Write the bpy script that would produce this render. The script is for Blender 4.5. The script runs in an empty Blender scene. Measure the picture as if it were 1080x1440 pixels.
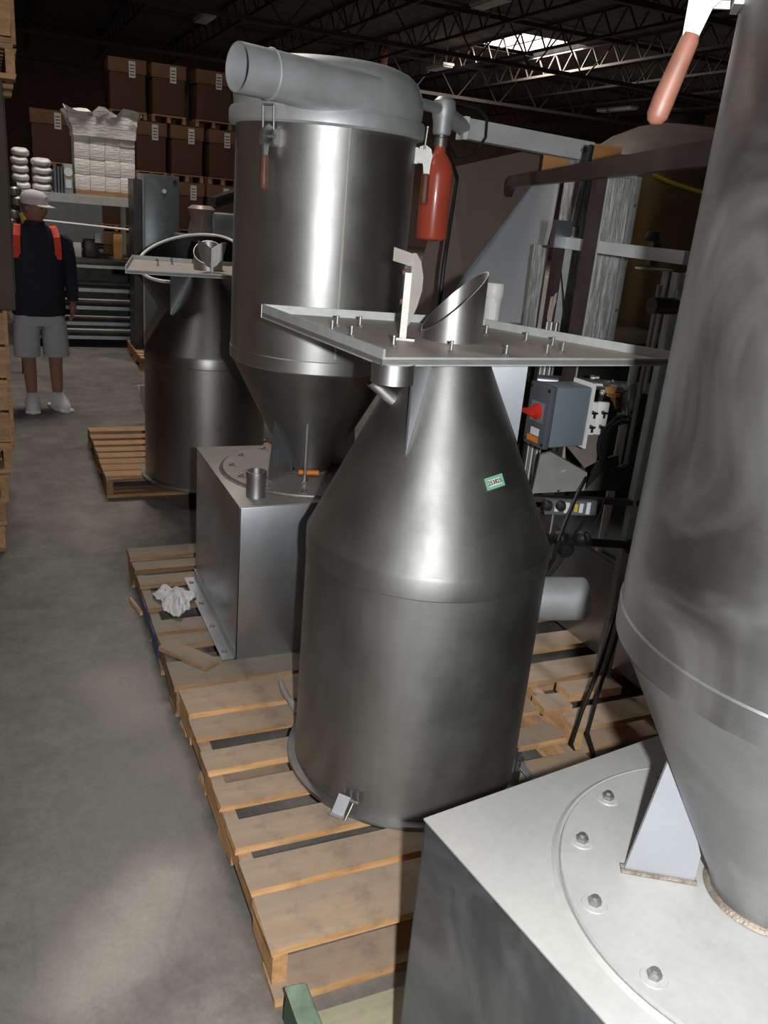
import bpy, bmesh, math, random
import numpy as np
from mathutils import Vector, Matrix, Euler
random.seed(7)
PI = math.pi
R = math.radians
# ------------------------------------------------------------------ camera
CH, F_PX, PITCH, ROLL, YAW = 1.85, 1190.0, R(19.9), R(5.3), R(25.0)
fw = Vector((math.sin(YAW)*math.cos(PITCH), math.cos(YAW)*math.cos(PITCH), -math.sin(PITCH)))
rt = Vector((math.cos(YAW), -math.sin(YAW), 0)); up = rt.cross(fw)
CR = rt*math.cos(ROLL) + up*math.sin(ROLL)
CU = -rt*math.sin(ROLL) + up*math.cos(ROLL)
CP = Vector((0, 0, CH))
scene = bpy.context.scene
C = scene.collection
cam_d = bpy.data.cameras.new('camera'); cam = bpy.data.objects.new('camera', cam_d); C.objects.link(cam)
cam_d.sensor_fit = 'VERTICAL'; cam_d.sensor_height = 36.0; cam_d.sensor_width = 27.0
cam_d.lens = F_PX*36.0/1440.0; cam_d.clip_start = 0.02; cam_d.clip_end = 200
M = Matrix((( CR.x, CU.x, -fw.x, CP.x), (CR.y, CU.y, -fw.y, CP.y), (CR.z, CU.z, -fw.z, CP.z), (0,0,0,1)))
cam.matrix_world = M
scene.camera = cam
# ------------------------------------------------------------------ light
world = bpy.data.worlds.new('world'); scene.world = world; world.use_nodes = True
bg = world.node_tree.nodes['Background']; bg.inputs[0].default_value = (1.0, 0.93, 0.86, 1); bg.inputs[1].default_value = 0.018
fl = bpy.data.lights.new('camera_flash', 'POINT'); fl.energy = 225; fl.color = (0.99, 1.0, 0.99); fl.shadow_soft_size = 0.018
flo = bpy.data.objects.new('camera_flash', fl); C.objects.link(flo); flo.location = CP + CR*0.125 + CU*0.01
def skylamp(name, x, y, sx, sy, power):
    l = bpy.data.lights.new(name, 'AREA'); l.shape = 'RECTANGLE'; l.size = sx; l.size_y = sy; l.energy = power; l.color = (1.0, 0.90, 0.80)
    o = bpy.data.objects.new(name, l); C.objects.link(o); o.location = (x, y, 6.93); return o
skylamp('skylight_daylight_far', 15.8, 26.4, 2.4, 2.8, 650)
skylamp('added_rack_lamp', 1.0, 8.8, 2.2, 1.7, 250)  # added lamp, assumed skylight out of view, set forward to brighten the rack fronts
skylamp('added_aisle_lamp', -2.6, 2.6, 2.2, 1.7, 9)  # weak added lamp for another assumed, unseen skylight over the aisle
vs = scene.view_settings
vs.view_transform = 'Standard'; vs.look = 'None'; vs.exposure = 0.0; vs.gamma = 1.0; vs.use_curve_mapping = False

# ------------------------------------------------------------------ pixel helpers (1080 x 1440)
def ray(x, y): return (fw*F_PX + CR*(x-540) - CU*(y-720)).normalized()
def atz(x, y, z):
    d = ray(x, y); return CP + d*((z-CP.z)/d.z)
def aty(x, y, Y):
    d = ray(x, y); return CP + d*((Y-CP.y)/d.y)
def atx(x, y, X):
    d = ray(x, y); return CP + d*((X-CP.x)/d.x)
def atd(x, y, D):
    d = ray(x, y); return CP + d*(D/d.dot(fw))
def atv(x, y, P):
    d = ray(x, y); n = Vector((P[0]-CP.x, P[1]-CP.y, 0)).normalized()
    return CP + d*((Vector(P)-CP).dot(n)/d.dot(n))

# ------------------------------------------------------------------ mesh builder
class MB:
    def __init__(s): s.v = []; s.f = []
    def add(s, vs, fs):
        b = len(s.v); s.v += [Vector(p) for p in vs]; s.f += [tuple(i+b for i in f) for f in fs]; return s
    def box(s, c, d, rz=0, rx=0, ry=0, bev=0):
        hx, hy, hz = d[0]/2, d[1]/2, d[2]/2
        m = Euler((rx, ry, rz)).to_matrix(); c = Vector(c)
        if bev <= 0:
            P = [(-hx,-hy,-hz),(hx,-hy,-hz),(hx,hy,-hz),(-hx,hy,-hz),(-hx,-hy,hz),(hx,-hy,hz),(hx,hy,hz),(-hx,hy,hz)]
            return s.add([m @ Vector(p)+c for p in P], [(3,2,1,0),(4,5,6,7),(0,1,5,4),(1,2,6,5),(2,3,7,6),(3,0,4,7)])
        bm = bmesh.new(); bmesh.ops.create_cube(bm, size=1)
        for v in bm.verts: v.co = Vector((v.co.x*d[0], v.co.y*d[1], v.co.z*d[2]))
        bmesh.ops.bevel(bm, geom=bm.edges[:], offset=bev, segments=2, affect='EDGES', profile=0.5)
        bm.verts.index_update()
        s.add([m @ v.co + c for v in bm.verts], [tuple(v.index for v in f.verts) for f in bm.faces]); bm.free(); return s
    def bb(s, x0, x1, y0, y1, z0, z1, bev=0): return s.box(((x0+x1)/2, (y0+y1)/2, (z0+z1)/2), (x1-x0, y1-y0, z1-z0), bev=bev)
    def lathe(s, prof, c=(0,0,0), n=48, closed=False, axis=None):
        """prof: (r, z) pairs from bottom to top on the outside"""
        c = Vector(c); q = Matrix.Identity(3)
        if axis is not None: q = Vector((0,0,1)).rotation_difference(Vector(axis)).to_matrix()
        vs = []; fs = []; k = len(prof)
        for i in range(n):
            a = 2*PI*i/n
            for r, z in prof: vs.append(q @ Vector((r*math.cos(a), r*math.sin(a), z)) + c)
        for i in range(n):
            j = (i+1) % n
            for t in range(k if closed else k-1):
                u = (t+1) % k
                fs.append((i*k+t, j*k+t, j*k+u, i*k+u))
        b = len(s.v); s.add(vs, fs)
        if not closed:
            if prof[0][0] > 1e-6 and prof[0][0] != 'o': pass
        return s
    def cyl(s, p0, p1, r0, r1=None, n=16, caps=True):
        r1 = r0 if r1 is None else r1
        p0, p1 = Vector(p0), Vector(p1); ax = (p1-p0).normalized()
        t = Vector((0,0,1)) if abs(ax.z) < .9 else Vector((1,0,0))
        u = ax.cross(t).normalized(); w = ax.cross(u)
        vs = []
        for p, r in ((p0, r0), (p1, r1)):
            for i in range(n):
                a = 2*PI*i/n; vs.append(p + (u*math.cos(a) + w*math.sin(a))*r)
        fs = [(i, n+i, n+(i+1) % n, (i+1) % n) for i in range(n)]
        if caps: fs += [tuple(range(n)), tuple(range(2*n-1, n-1, -1))]
        return s.add(vs, fs)
    def pipe(s, p0, p1, r, t, n=24):
        """open pipe with wall thickness t, closed at the rims"""
        p0, p1 = Vector(p0), Vector(p1); L = (p1-p0).length
        return s.lathe([(r,0),(r,L),(r-t,L),(r-t,0)], p0, n, True, p1-p0)
    def tube(s, pts, r, n=8, caps=True):
        pts = [Vector(p) for p in pts]; rs = r if isinstance(r, (list, tuple)) else [r]*len(pts)
        vs = []; fs = []; ref = None
        for i, p in enumerate(pts):
            d = (pts[min(i+1, len(pts)-1)] - pts[max(i-1, 0)]).normalized()
            if ref is None:
                ref = Vector((0,0,1)) if abs(d.z) < .9 else Vector((1,0,0))
            u = (ref - d*ref.dot(d)).normalized(); w = d.cross(u); ref = u
            for k in range(n):
                a = 2*PI*k/n; vs.append(p + (u*math.cos(a)+w*math.sin(a))*rs[i])
        for i in range(len(pts)-1):
            for k in range(n): fs.append((i*n+k, i*n+(k+1) % n, (i+1)*n+(k+1) % n, (i+1)*n+k))
        if caps:
            fs.append(tuple(range(n-1, -1, -1))); b = (len(pts)-1)*n; fs.append(tuple(range(b, b+n)))
        return s.add(vs, fs)
    def prism(s, poly, ext):
        poly = [Vector(p) for p in poly]; e = Vector(ext); n = len(poly)
        vs = poly + [p+e for p in poly]
        fs = [tuple(range(n-1, -1, -1)), tuple(range(n, 2*n))] + [(i, (i+1) % n, n+(i+1) % n, n+i) for i in range(n)]
        return s.add(vs, fs)
    def bar(s, p0, p1, w, h, upv=(0,0,1)):
        p0, p1 = Vector(p0), Vector(p1); d = (p1-p0).normalized(); u = Vector(upv); u = (u-d*u.dot(d)).normalized(); r = d.cross(u)
        q = [p0 + r*sx*w/2 + u*sz*h/2 for sx, sz in ((-1,-1),(1,-1),(1,1),(-1,1))]
        return s.prism(q, p1-p0)
    def mesh(s, name, smooth=True, ang=35, origin=None):
        o = Vector(origin) if origin is not None else Vector((0,0,0))
        me = bpy.data.meshes.new(name); me.from_pydata([tuple(p-o) for p in s.v], [], s.f); me.validate()
        bm = bmesh.new(); bm.from_mesh(me); bmesh.ops.recalc_face_normals(bm, faces=bm.faces[:]); bm.to_mesh(me); bm.free()
        if smooth:
            me.polygons.foreach_set('use_smooth', [True]*len(me.polygons)); me.set_sharp_from_angle(angle=R(ang))
        me.update(); return me
    def base(s):
        xs = [p.x for p in s.v]; ys = [p.y for p in s.v]; zs = [p.z for p in s.v]
        return Vector(((min(xs)+max(xs))/2, (min(ys)+max(ys))/2, min(zs)))

def tag(o, label, cat, group=None):
    o['label'] = label; o['category'] = cat
    if group: o['group'] = group
    return o
def thing(name, loc, label, cat, group=None, rz=0):
    o = bpy.data.objects.new(name, None); C.objects.link(o); o.location = loc; o.rotation_euler = (0,0,rz); o.empty_display_size = .1
    return tag(o, label, cat, group)
def part(name, mb, mat, parent, world=True, smooth=True, ang=35, label=None, kind=None):
    """a part; if world, mb is in world coordinates (parent has no rotation)"""
    b = mb.base()
    o = bpy.data.objects.new(name, mb.mesh(name, smooth, ang, b)); C.objects.link(o)
    o.data.materials.append(mat); o.parent = parent
    off = Vector((0,0,0)); q = parent
    while world and q is not None: off += q.location; q = q.parent
    o.location = b - off
    if label: o['label'] = label
    if kind: o['kind'] = kind
    return o
def solo(name, mb, mat, label, cat, group=None, smooth=True, ang=35):
    b = mb.base(); o = bpy.data.objects.new(name, mb.mesh(name, smooth, ang, b)); C.objects.link(o); o.location = b
    o.data.materials.append(mat); return tag(o, label, cat, group)
def struct(name, mb, mat, smooth=False):
    b = mb.base(); o = bpy.data.objects.new(name, mb.mesh(name, smooth, 35, b)); C.objects.link(o); o.location = b
    o.data.materials.append(mat); o['kind'] = 'structure'; return o

# ------------------------------------------------------------------ materials
def mat_new(name):
    m = bpy.data.materials.new(name); m.use_nodes = True; nt = m.node_tree; nt.nodes.clear()
    out = nt.nodes.new('ShaderNodeOutputMaterial'); b = nt.nodes.new('ShaderNodeBsdfPrincipled'); nt.links.new(b.outputs[0], out.inputs[0])
    return m, nt, b
def N(nt, t, **kw):
    n = nt.nodes.new(t)
    for k, v in kw.items():
        if k.startswith('i_'): n.inputs[k[2:].replace('_', ' ')].default_value = v
        else: setattr(n, k, v)
    return n
def noise(nt, scale, detail=4, rough=.55, vec=None, stretch=None, coord='Object'):
    tc = N(nt, 'ShaderNodeTexCoord'); mp = N(nt, 'ShaderNodeMapping')
    nt.links.new(tc.outputs[coord], mp.inputs[0])
    if stretch: mp.inputs['Scale'].default_value = stretch
    n = N(nt, 'ShaderNodeTexNoise'); n.inputs['Scale'].default_value = scale; n.inputs['Detail'].default_value = detail; n.inputs['Roughness'].default_value = rough
    nt.links.new(mp.outputs[0], n.inputs['Vector']); return n.outputs['Fac']
def ramp(nt, src, stops):
    r = N(nt, 'ShaderNodeValToRGB'); e = r.color_ramp.elements
    while len(e) < len(stops): e.new(.5)
    for i, (p, c) in enumerate(stops):
        e[i].position = p; e[i].color = (c, c, c, 1) if isinstance(c, (int, float)) else (*c, 1)
    nt.links.new(src, r.inputs[0]); return r.outputs[0]
def mix(nt, fac, a, b, blend='MIX'):
    m = N(nt, 'ShaderNodeMix', data_type='RGBA', blend_type=blend)
    for s, v in ((m.inputs[0], fac), (m.inputs[6], a), (m.inputs[7], b)):
        if hasattr(v, 'is_output') or isinstance(v, bpy.types.NodeSocket): nt.links.new(v, s)
        elif isinstance(v, tuple): s.default_value = (*v, 1) if len(v) == 3 else v
        else: s.default_value = v
    return m.outputs[2]
def bump(nt, b, src, strength=.2, dist=.01):
    n = N(nt, 'ShaderNodeBump'); n.inputs['Strength'].default_value = strength; n.inputs['Distance'].default_value = dist
    nt.links.new(src, n.inputs['Height']); nt.links.new(n.outputs[0], b.inputs['Normal'])
def plain(name, col, rough=.5, metal=0.0, var=.15, scale=12, bmp=0.0, spec=None, coat=0):
    m, nt, b = mat_new(name)
    n = noise(nt, scale)
    c0 = tuple(max(0, x*(1-var)) for x in col); c1 = tuple(min(1, x*(1+var)) for x in col)
    nt.links.new(ramp(nt, n, [(.3, c0), (.7, c1)]), b.inputs['Base Color'])
    b.inputs['Roughness'].default_value = rough; b.inputs['Metallic'].default_value = metal
    if spec is not None: b.inputs['Specular IOR Level'].default_value = spec
    if coat: b.inputs['Coat Weight'].default_value = coat; b.inputs['Coat Roughness'].default_value = .1
    if bmp: bump(nt, b, noise(nt, scale*3), bmp, .01)
    return m
def brushed(name, col, rough=.34, aniso=.75, smear=.0, streak=.25, stain=0.0, vert=False):
    """brushed sheet steel rolled round the local z axis: fine horizontal brush lines, faint vertical runs, wiped smears"""
    m, nt, b = mat_new(name)
    b.inputs['Metallic'].default_value = 1.0
    runs = noise(nt, 9, 3, .6, stretch=(1, 1, .12)); fine = noise(nt, 40, 3, .7, stretch=(.25, .25, 6))
    c = mix(nt, ramp(nt, runs, [(.3, 0.0), (.75, 1.0)]), tuple(x*(1-streak*.6) for x in col), col)
    c = mix(nt, .10, c, ramp(nt, fine, [(.3, .25), (.7, 1.0)]), 'MULTIPLY')
    r0 = ramp(nt, noise(nt, 3.0, 5, .6), [(.3, rough*.85), (.7, rough*1.2)])
    if smear > 0:
        tc = N(nt, 'ShaderNodeTexCoord'); w = N(nt, 'ShaderNodeTexNoise'); w.inputs['Scale'].default_value = 3.4; w.inputs['Distortion'].default_value = 1.3; w.inputs['Detail'].default_value = 5
        nt.links.new(tc.outputs['Object'], w.inputs['Vector'])
        sm = ramp(nt, w.outputs['Fac'], [(.46, 0.0), (.66, smear)])
        c = mix(nt, sm, c, (.58, .575, .57))
        nt.links.new(mix(nt, sm, r0, (.6, .6, .6)), b.inputs['Roughness'])
        mm = N(nt, 'ShaderNodeMath', operation='MULTIPLY_ADD'); nt.links.new(sm, mm.inputs[0]); mm.inputs[1].default_value = -.45; mm.inputs[2].default_value = 1.0
        nt.links.new(mm.outputs[0], b.inputs['Metallic'])
    else: nt.links.new(r0, b.inputs['Roughness'])
    if stain > 0:
        s = ramp(nt, noise(nt, 5, 6, .7), [(.56, 0.0), (.7, stain)])
        c = mix(nt, s, c, (.22, .17, .12))
    nt.links.new(c, b.inputs['Base Color'])
    if aniso:
        t = N(nt, 'ShaderNodeTangent', direction_type='RADIAL', axis='Z'); nt.links.new(t.outputs[0], b.inputs['Tangent'])
        b.inputs['Anisotropic'].default_value = aniso; b.inputs['Anisotropic Rotation'].default_value = .25
    bump(nt, b, noise(nt, 4.0, 3, .5, stretch=(1, 1, .22)), .11, .02)
    return m
def dusty(name, col, dust, amount=.7, rough=.5, smear=True):
    """flat sheet with a settled film of dust: part metal, part matt"""
    m, nt, b = mat_new(name)
    n = noise(nt, 4, 6, .65); f = noise(nt, 60, 3, .6)
    d = ramp(nt, n, [(.25, amount*.75), (.75, min(1, amount*1.15))])
    c = mix(nt, d, col, dust); c = mix(nt, .12, c, ramp(nt, f, [(.3, .3), (.7, 1.0)]), 'MULTIPLY')
    nt.links.new(c, b.inputs['Base Color'])
    mm = N(nt, 'ShaderNodeMath', operation='SUBTRACT'); mm.inputs[0].default_value = 1.0; nt.links.new(d, mm.inputs[1])
    nt.links.new(mm.outputs[0], b.inputs['Metallic']); b.inputs['Roughness'].default_value = rough
    return m
def wood(name, pale, dark, dirt=(.30, .25, .20), dirt_amt=.6):
    """sawn timber: grain along local x, orange-ish sawn sides, trodden grey upper faces, each board its own tint"""
    m, nt, b = mat_new(name)
    g = noise(nt, 14, 5, .65, stretch=(.35, 3, 3)); k = noise(nt, 3.0, 4, .6, stretch=(.6, 1.6, 1.6))
    oi = N(nt, 'ShaderNodeObjectInfo')
    c = mix(nt, ramp(nt, g, [(.35, 0.0), (.68, 1.0)]), dark, pale)
    hv = N(nt, 'ShaderNodeHueSaturation'); hv.inputs['Hue'].default_value = .5
    r = N(nt, 'ShaderNodeMapRange'); nt.links.new(oi.outputs['Random'], r.inputs[0]); r.inputs[3].default_value = .78; r.inputs[4].default_value = 1.15
    nt.links.new(r.outputs[0], hv.inputs['Value']); nt.links.new(c, hv.inputs['Color'])
    geo = N(nt, 'ShaderNodeNewGeometry'); sp = N(nt, 'ShaderNodeSeparateXYZ'); nt.links.new(geo.outputs['Normal'], sp.inputs[0])
    mr = N(nt, 'ShaderNodeMapRange'); nt.links.new(sp.outputs[2], mr.inputs[0]); mr.inputs[1].default_value = .5; mr.inputs[2].default_value = .9
    mu = N(nt, 'ShaderNodeMath', operation='MULTIPLY'); nt.links.new(mr.outputs[0], mu.inputs[0])
    nt.links.new(ramp(nt, k, [(.3, dirt_amt*.7), (.7, min(1, dirt_amt*1.2))]), mu.inputs[1])
    c = mix(nt, mu.outputs[0], hv.outputs[0], dirt)
    c = mix(nt, ramp(nt, noise(nt, 7, 6, .7), [(.52, 0.0), (.70, .55)]), c, tuple(x*.45 for x in dirt))
    nt.links.new(c, b.inputs['Base Color']); b.inputs['Roughness'].default_value = .75; b.inputs['Specular IOR Level'].default_value = .25
    bump(nt, b, g, .25, .004)
    return m

STEEL = brushed('brushed_stainless', (.64, .64, .63), .48, .5, streak=.35)
STEEL_D = brushed('drum_stainless', (.385, .383, .373), .56, .42, streak=.4, stain=.12)
STEEL_S = brushed('smeared_stainless', (.34, .34, .345), .46, .4, smear=.24, stain=.15)
CAST = plain('spun_aluminium', (.58, .60, .62), .5, .55, .12, 10, .05)
STEEL_F = plain('sheet_steel', (.46, .49, .53), .36, .95, .15, 5, .03)
SHEET_SM = brushed('wiped_sheet_steel', (.34, .36, .39), .5, 0, smear=.25)
BRIGHT = plain('polished_fittings', (.33, .33, .32), .5, .9, .1, 30)
GALV = plain('galvanised_edge', (.44, .46, .45), .5, .2, .12, 25, .05)
WELD = plain('weld_bead', (.24, .20, .165), .5, .6, .35, 60, .3)
TOP_N = dusty('blasted_top_plate', (.55, .55, .55), (.43, .425, .41), .82, .5)
TOP_1 = dusty('dusty_top_plate', (.45, .43, .41), (.17, .155, .14), .7, .5)
PLATE = dusty('dusty_flange_plate', (.45, .43, .41), (.42, .37, .33), .75, .55)
WOOD = wood('pallet_pine', (.86, .52, .26), (.58, .31, .13), (.36, .295, .24), .88)
WOOD_N = wood('new_pallet_pine', (.95, .60, .32), (.70, .40, .19), (.60, .49, .40), .8)
WOOD_O = wood('old_pallet_wood', (.50, .30, .17), (.30, .18, .10), (.25, .23, .19), .9)
WOOD_F = wood('brown_pallet_wood', (.50, .30, .16), (.32, .18, .09), (.42, .27, .16), .5)
WOOD_G = wood('green_stained_board', (.46, .40, .26), (.30, .28, .18), (.44, .40, .28), .6)
GREEN = plain('green_paint', (.028, .095, .06), .55, 0, .3, 18, .15)
RED = plain('red_cylinder_paint', (.62, .10, .055), .32, 0, .08, 8, coat=.4)
HANDLE = plain('handle_wood', (.17, .068, .045), .5, 0, .2, 20)
BLACK = plain('black_rubber', (.012, .012, .013), .5, 0, .2, 10)
DARKM = plain('dark_machine_steel', (.07, .068, .065), .4, .7, .3, 6)
DARKBAR = plain('dark_brown_bar', (.075, .055, .05), .35, .3, .2, 8)
GREYP = plain('blue_grey_enclosure', (.17, .22, .25), .45, 0, .06, 8)
GREYD = plain('grey_enclosure_lid', (.09, .10, .115), .4, 0, .06, 8)
REDP = plain('red_plastic', (.62, .03, .02), .3, 0, .05, 8)
WHITE = plain('white_plastic', (.78, .78, .76), .45, 0, .05, 10)
WHITEP = plain('white_paint', (.80, .80, .77), .6, 0, .08, 30)
TUBEG = plain('grey_painted_tube', (.56, .58, .58), .5, .1, .1, 10)
PANELG = plain('grey_painted_panel', (.47, .495, .54), .5, .1, .05, 3)
PANELB = plain('brown_painted_panel', (.20, .15, .13), .6, 0, .06, 5)
CARD = plain('orange_cardboard', (.52, .25, .09), .8, 0, .08, 6)
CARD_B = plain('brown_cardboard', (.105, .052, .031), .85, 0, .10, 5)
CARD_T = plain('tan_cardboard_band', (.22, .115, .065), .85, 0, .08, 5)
PAPER = plain('white_paper', (.80, .79, .76), .8, 0, .04, 20)
INK = plain('black_ink', (.01, .01, .012), .7, 0, .0, 5)
LGREEN = plain('green_label_tape', (.20, .52, .33), .6, 0, .06, 40)
YELLOW = plain('yellow_plastic', (.62, .50, .04), .5, 0, .1, 10)
BLUE = plain('blue_strap', (.03, .08, .22), .5, 0, .1, 10)
ORANGE = plain('orange_plastic', (.75, .22, .02), .5, 0, .05, 10)
CLOTH = plain('white_rag', (.60, .60, .61), .9, 0, .12, 25, .2)
LABEL_W = plain('white_sticker', (.75, .76, .78), .5, 0, .05, 30)
CONC = plain('dark_block_wall', (.22, .155, .12), .9, 0, .12, 2)
BRASS = plain('brassy_steel', (.30, .24, .12), .25, 1.0, .2, 5)
REDCOL = plain('red_column_paint', (.18, .02, .015), .5, 0, .1, 4)
JOIST = plain('dark_joist_steel', (.10, .085, .075), .6, .3, .2, 4)
BAGW = plain('white_plastic_bag', (.72, .71, .70), .4, 0, .08, 14, .3)
SHOE = plain('white_trainers', (.80, .82, .86), .5, 0, .05, 30)

def film_mat():
    m, nt, b = mat_new('stretch_film')
    s = noise(nt, 30, 5, .7, stretch=(3, 3, .25)); 
    nt.links.new(ramp(nt, s, [(.35, (.32, .33, .32)), (.52, (.56, .57, .565)), (.60, (.95, .96, .95))]), b.inputs['Base Color'])  # white streaks are the film's glints painted into its base colour
    nt.links.new(ramp(nt, s, [(.3, .12), (.7, .4)]), b.inputs['Roughness']); b.inputs['Specular IOR Level'].default_value = .9
    b.inputs['Coat Weight'].default_value = .6; b.inputs['Coat Roughness'].default_value = .08
    bump(nt, b, s, .8, .02); return m
FILM = film_mat()
def wrapwhite():
    m, nt, b = mat_new('wrapped_white_cartons')
    s = noise(nt, 16, 5, .7, stretch=(.6, .6, 2.6))
    nt.links.new(ramp(nt, s, [(.3, (.62, .57, .54)), (.7, (.95, .90, .87))]), b.inputs['Base Color']); b.inputs['Roughness'].default_value = .35
    bump(nt, b, s, .6, .03); return m
WRAPW = wrapwhite()
PALE_SPOTS = [(atz(x, y, 0).x, atz(x, y, 0).y, r, a) for x, y, r, a in ((150, 1345, .20, .55), (235, 1235, .20, .6), (205, 1290, .22, .6), (110, 1400, .16, .4), (165, 960, .22, .35), (195, 1000, .2, .3))]  # pale warm soft-edged patches at fixed spots on the floor
def floor_mat():
    m, nt, b = mat_new('sealed_concrete')
    n1 = noise(nt, .55, 5, .6); n2 = noise(nt, 5.5, 9, .78); n3 = noise(nt, 1.3, 6, .65, stretch=(1.5, 1, 1))
    sc = noise(nt, 9, 2, .5, stretch=(2.2, .12, 1)); sp = noise(nt, 70, 3, .6)
    c = mix(nt, ramp(nt, n2, [(.36, 0.0), (.64, 1.0)]), (.105, .103, .096), (.20, .193, .178))
    c = mix(nt, ramp(nt, noise(nt, 18, 6, .75), [(.5, 0.0), (.72, .45)]), c, (.09, .087, .08))
    worn = ramp(nt, n1, [(.50, 0.0), (.66, 1.0)])
    c = mix(nt, worn, c, mix(nt, ramp(nt, n2, [(.35, 0.0), (.6, 1.0)]), (.21, .18, .16), (.30, .26, .23)))
    geo = N(nt, 'ShaderNodeNewGeometry')
    for (wx, wy, rad, am) in PALE_SPOTS:
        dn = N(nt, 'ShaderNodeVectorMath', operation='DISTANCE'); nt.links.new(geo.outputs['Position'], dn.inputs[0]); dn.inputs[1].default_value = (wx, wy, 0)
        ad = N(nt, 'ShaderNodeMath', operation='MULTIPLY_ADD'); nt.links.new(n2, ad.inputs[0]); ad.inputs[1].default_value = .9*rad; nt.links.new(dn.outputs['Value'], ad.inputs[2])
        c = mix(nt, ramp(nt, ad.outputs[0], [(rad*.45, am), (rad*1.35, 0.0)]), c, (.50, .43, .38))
    c = mix(nt, ramp(nt, n3, [(.60, 0.0), (.68, .55)]), c, (.12, .12, .12))
    c = mix(nt, ramp(nt, sc, [(.72, 0.0), (.78, .3)]), c, (.12, .115, .11))
    c = mix(nt, ramp(nt, noise(nt, 2.6, 8, .75), [(.54, 0.0), (.66, .45)]), c, (.10, .098, .09))
    vo = N(nt, 'ShaderNodeTexVoronoi', feature='DISTANCE_TO_EDGE'); vo.inputs['Scale'].default_value = .55
    tc = N(nt, 'ShaderNodeTexCoord'); wn = N(nt, 'ShaderNodeTexNoise'); wn.inputs['Scale'].default_value = 2.0; nt.links.new(tc.outputs['Object'], wn.inputs['Vector'])
    vm = N(nt, 'ShaderNodeVectorMath', operation='MULTIPLY_ADD'); nt.links.new(wn.outputs['Color'], vm.inputs[0]); vm.inputs[1].default_value = (.5, .5, 0); nt.links.new(tc.outputs['Object'], vm.inputs[2]); nt.links.new(vm.outputs[0], vo.inputs['Vector'])
    c = mix(nt, ramp(nt, vo.outputs['Distance'], [(.0, .14), (.005, 0.0)]), c, (.06, .058, .055))
    c = mix(nt, .2, c, ramp(nt, sp, [(.3, .3), (.7, 1.0)]), 'MULTIPLY')
    nt.links.new(c, b.inputs['Base Color'])
    nt.links.new(ramp(nt, n2, [(.2, .38), (.8, .62)]), b.inputs['Roughness']); bump(nt, b, n2, .05, .01)
    return m
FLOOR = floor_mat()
STEEL_DK = brushed('tarnished_stainless', (.34, .335, .33), .42, .5, stain=.2)
DUSTT = plain('dusty_bracket_plate', (.46, .43, .39), .6, .1, .1, 15)
GUSN = plain('clean_gusset_plate', (.34, .355, .385), .5, .25, .06, 8)
GREENW = plain('worn_green_paint', (.17, .235, .17), .6, 0, .45, 14)
BIN = plain('dark_bin_board', (.07, .055, .045), .85, 0, .2, 4)
def ceil_mat():
    m, nt, b = mat_new('roof_decking')
    tc = N(nt, 'ShaderNodeTexCoord'); br = N(nt, 'ShaderNodeTexBrick'); nt.links.new(tc.outputs['Object'], br.inputs[0])
    br.inputs['Scale'].default_value = 1.0; br.inputs['Brick Width'].default_value = 2.44; br.inputs['Row Height'].default_value = 1.22; br.inputs['Mortar Size'].default_value = .03
    br.inputs['Color1'].default_value = (.15, .12, .10, 1); br.inputs['Color2'].default_value = (.10, .08, .07, 1); br.inputs['Mortar'].default_value = (.05, .04, .035, 1)
    nt.links.new(mix(nt, .4, br.outputs['Color'], ramp(nt, noise(nt, 3), [(.3, .05), (.7, .22)])), b.inputs['Base Color']); b.inputs['Roughness'].default_value = .8
    return m
CEIL = ceil_mat()
def emit(name, col, st):
    m = bpy.data.materials.new(name); m.use_nodes = True; nt = m.node_tree; nt.nodes.clear()
    o = nt.nodes.new('ShaderNodeOutputMaterial'); e = nt.nodes.new('ShaderNodeEmission'); nt.links.new(e.outputs[0], o.inputs[0])
    e.inputs[0].default_value = (*col, 1); e.inputs[1].default_value = st; return m
SKYL = emit('skylight_daylight', (1.0, .97, .93), 2.5)

# ================================================================== STRUCTURE
X0, X1, Y0, Y1, ZC = -7.0, 30.0, -6.0, 40.0, 7.0
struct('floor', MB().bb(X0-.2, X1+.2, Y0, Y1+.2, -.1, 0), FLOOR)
struct('wall_back', MB().bb(X0, X1, Y1, Y1+.2, 0, ZC), CONC)
struct('wall_right', MB().bb(X1, X1+.2, Y0, Y1, 0, ZC), plain('tan_panel_wall', (.34, .22, .16), .9, 0, .12, 1.2))
for i in range(9):
    struct('trim_%d' % (i+1), MB().bb(X1-.02, X1, Y1-4*i-2.06, Y1-4*i-2.0, 0, ZC), CONC)
struct('trim_10', MB().bb(X1-.02, X1, Y0, Y1, 4.6, 4.68), CONC)
struct('wall_left', MB().bb(X0-.2, X0, Y0, Y1, 0, ZC), CONC)
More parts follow.
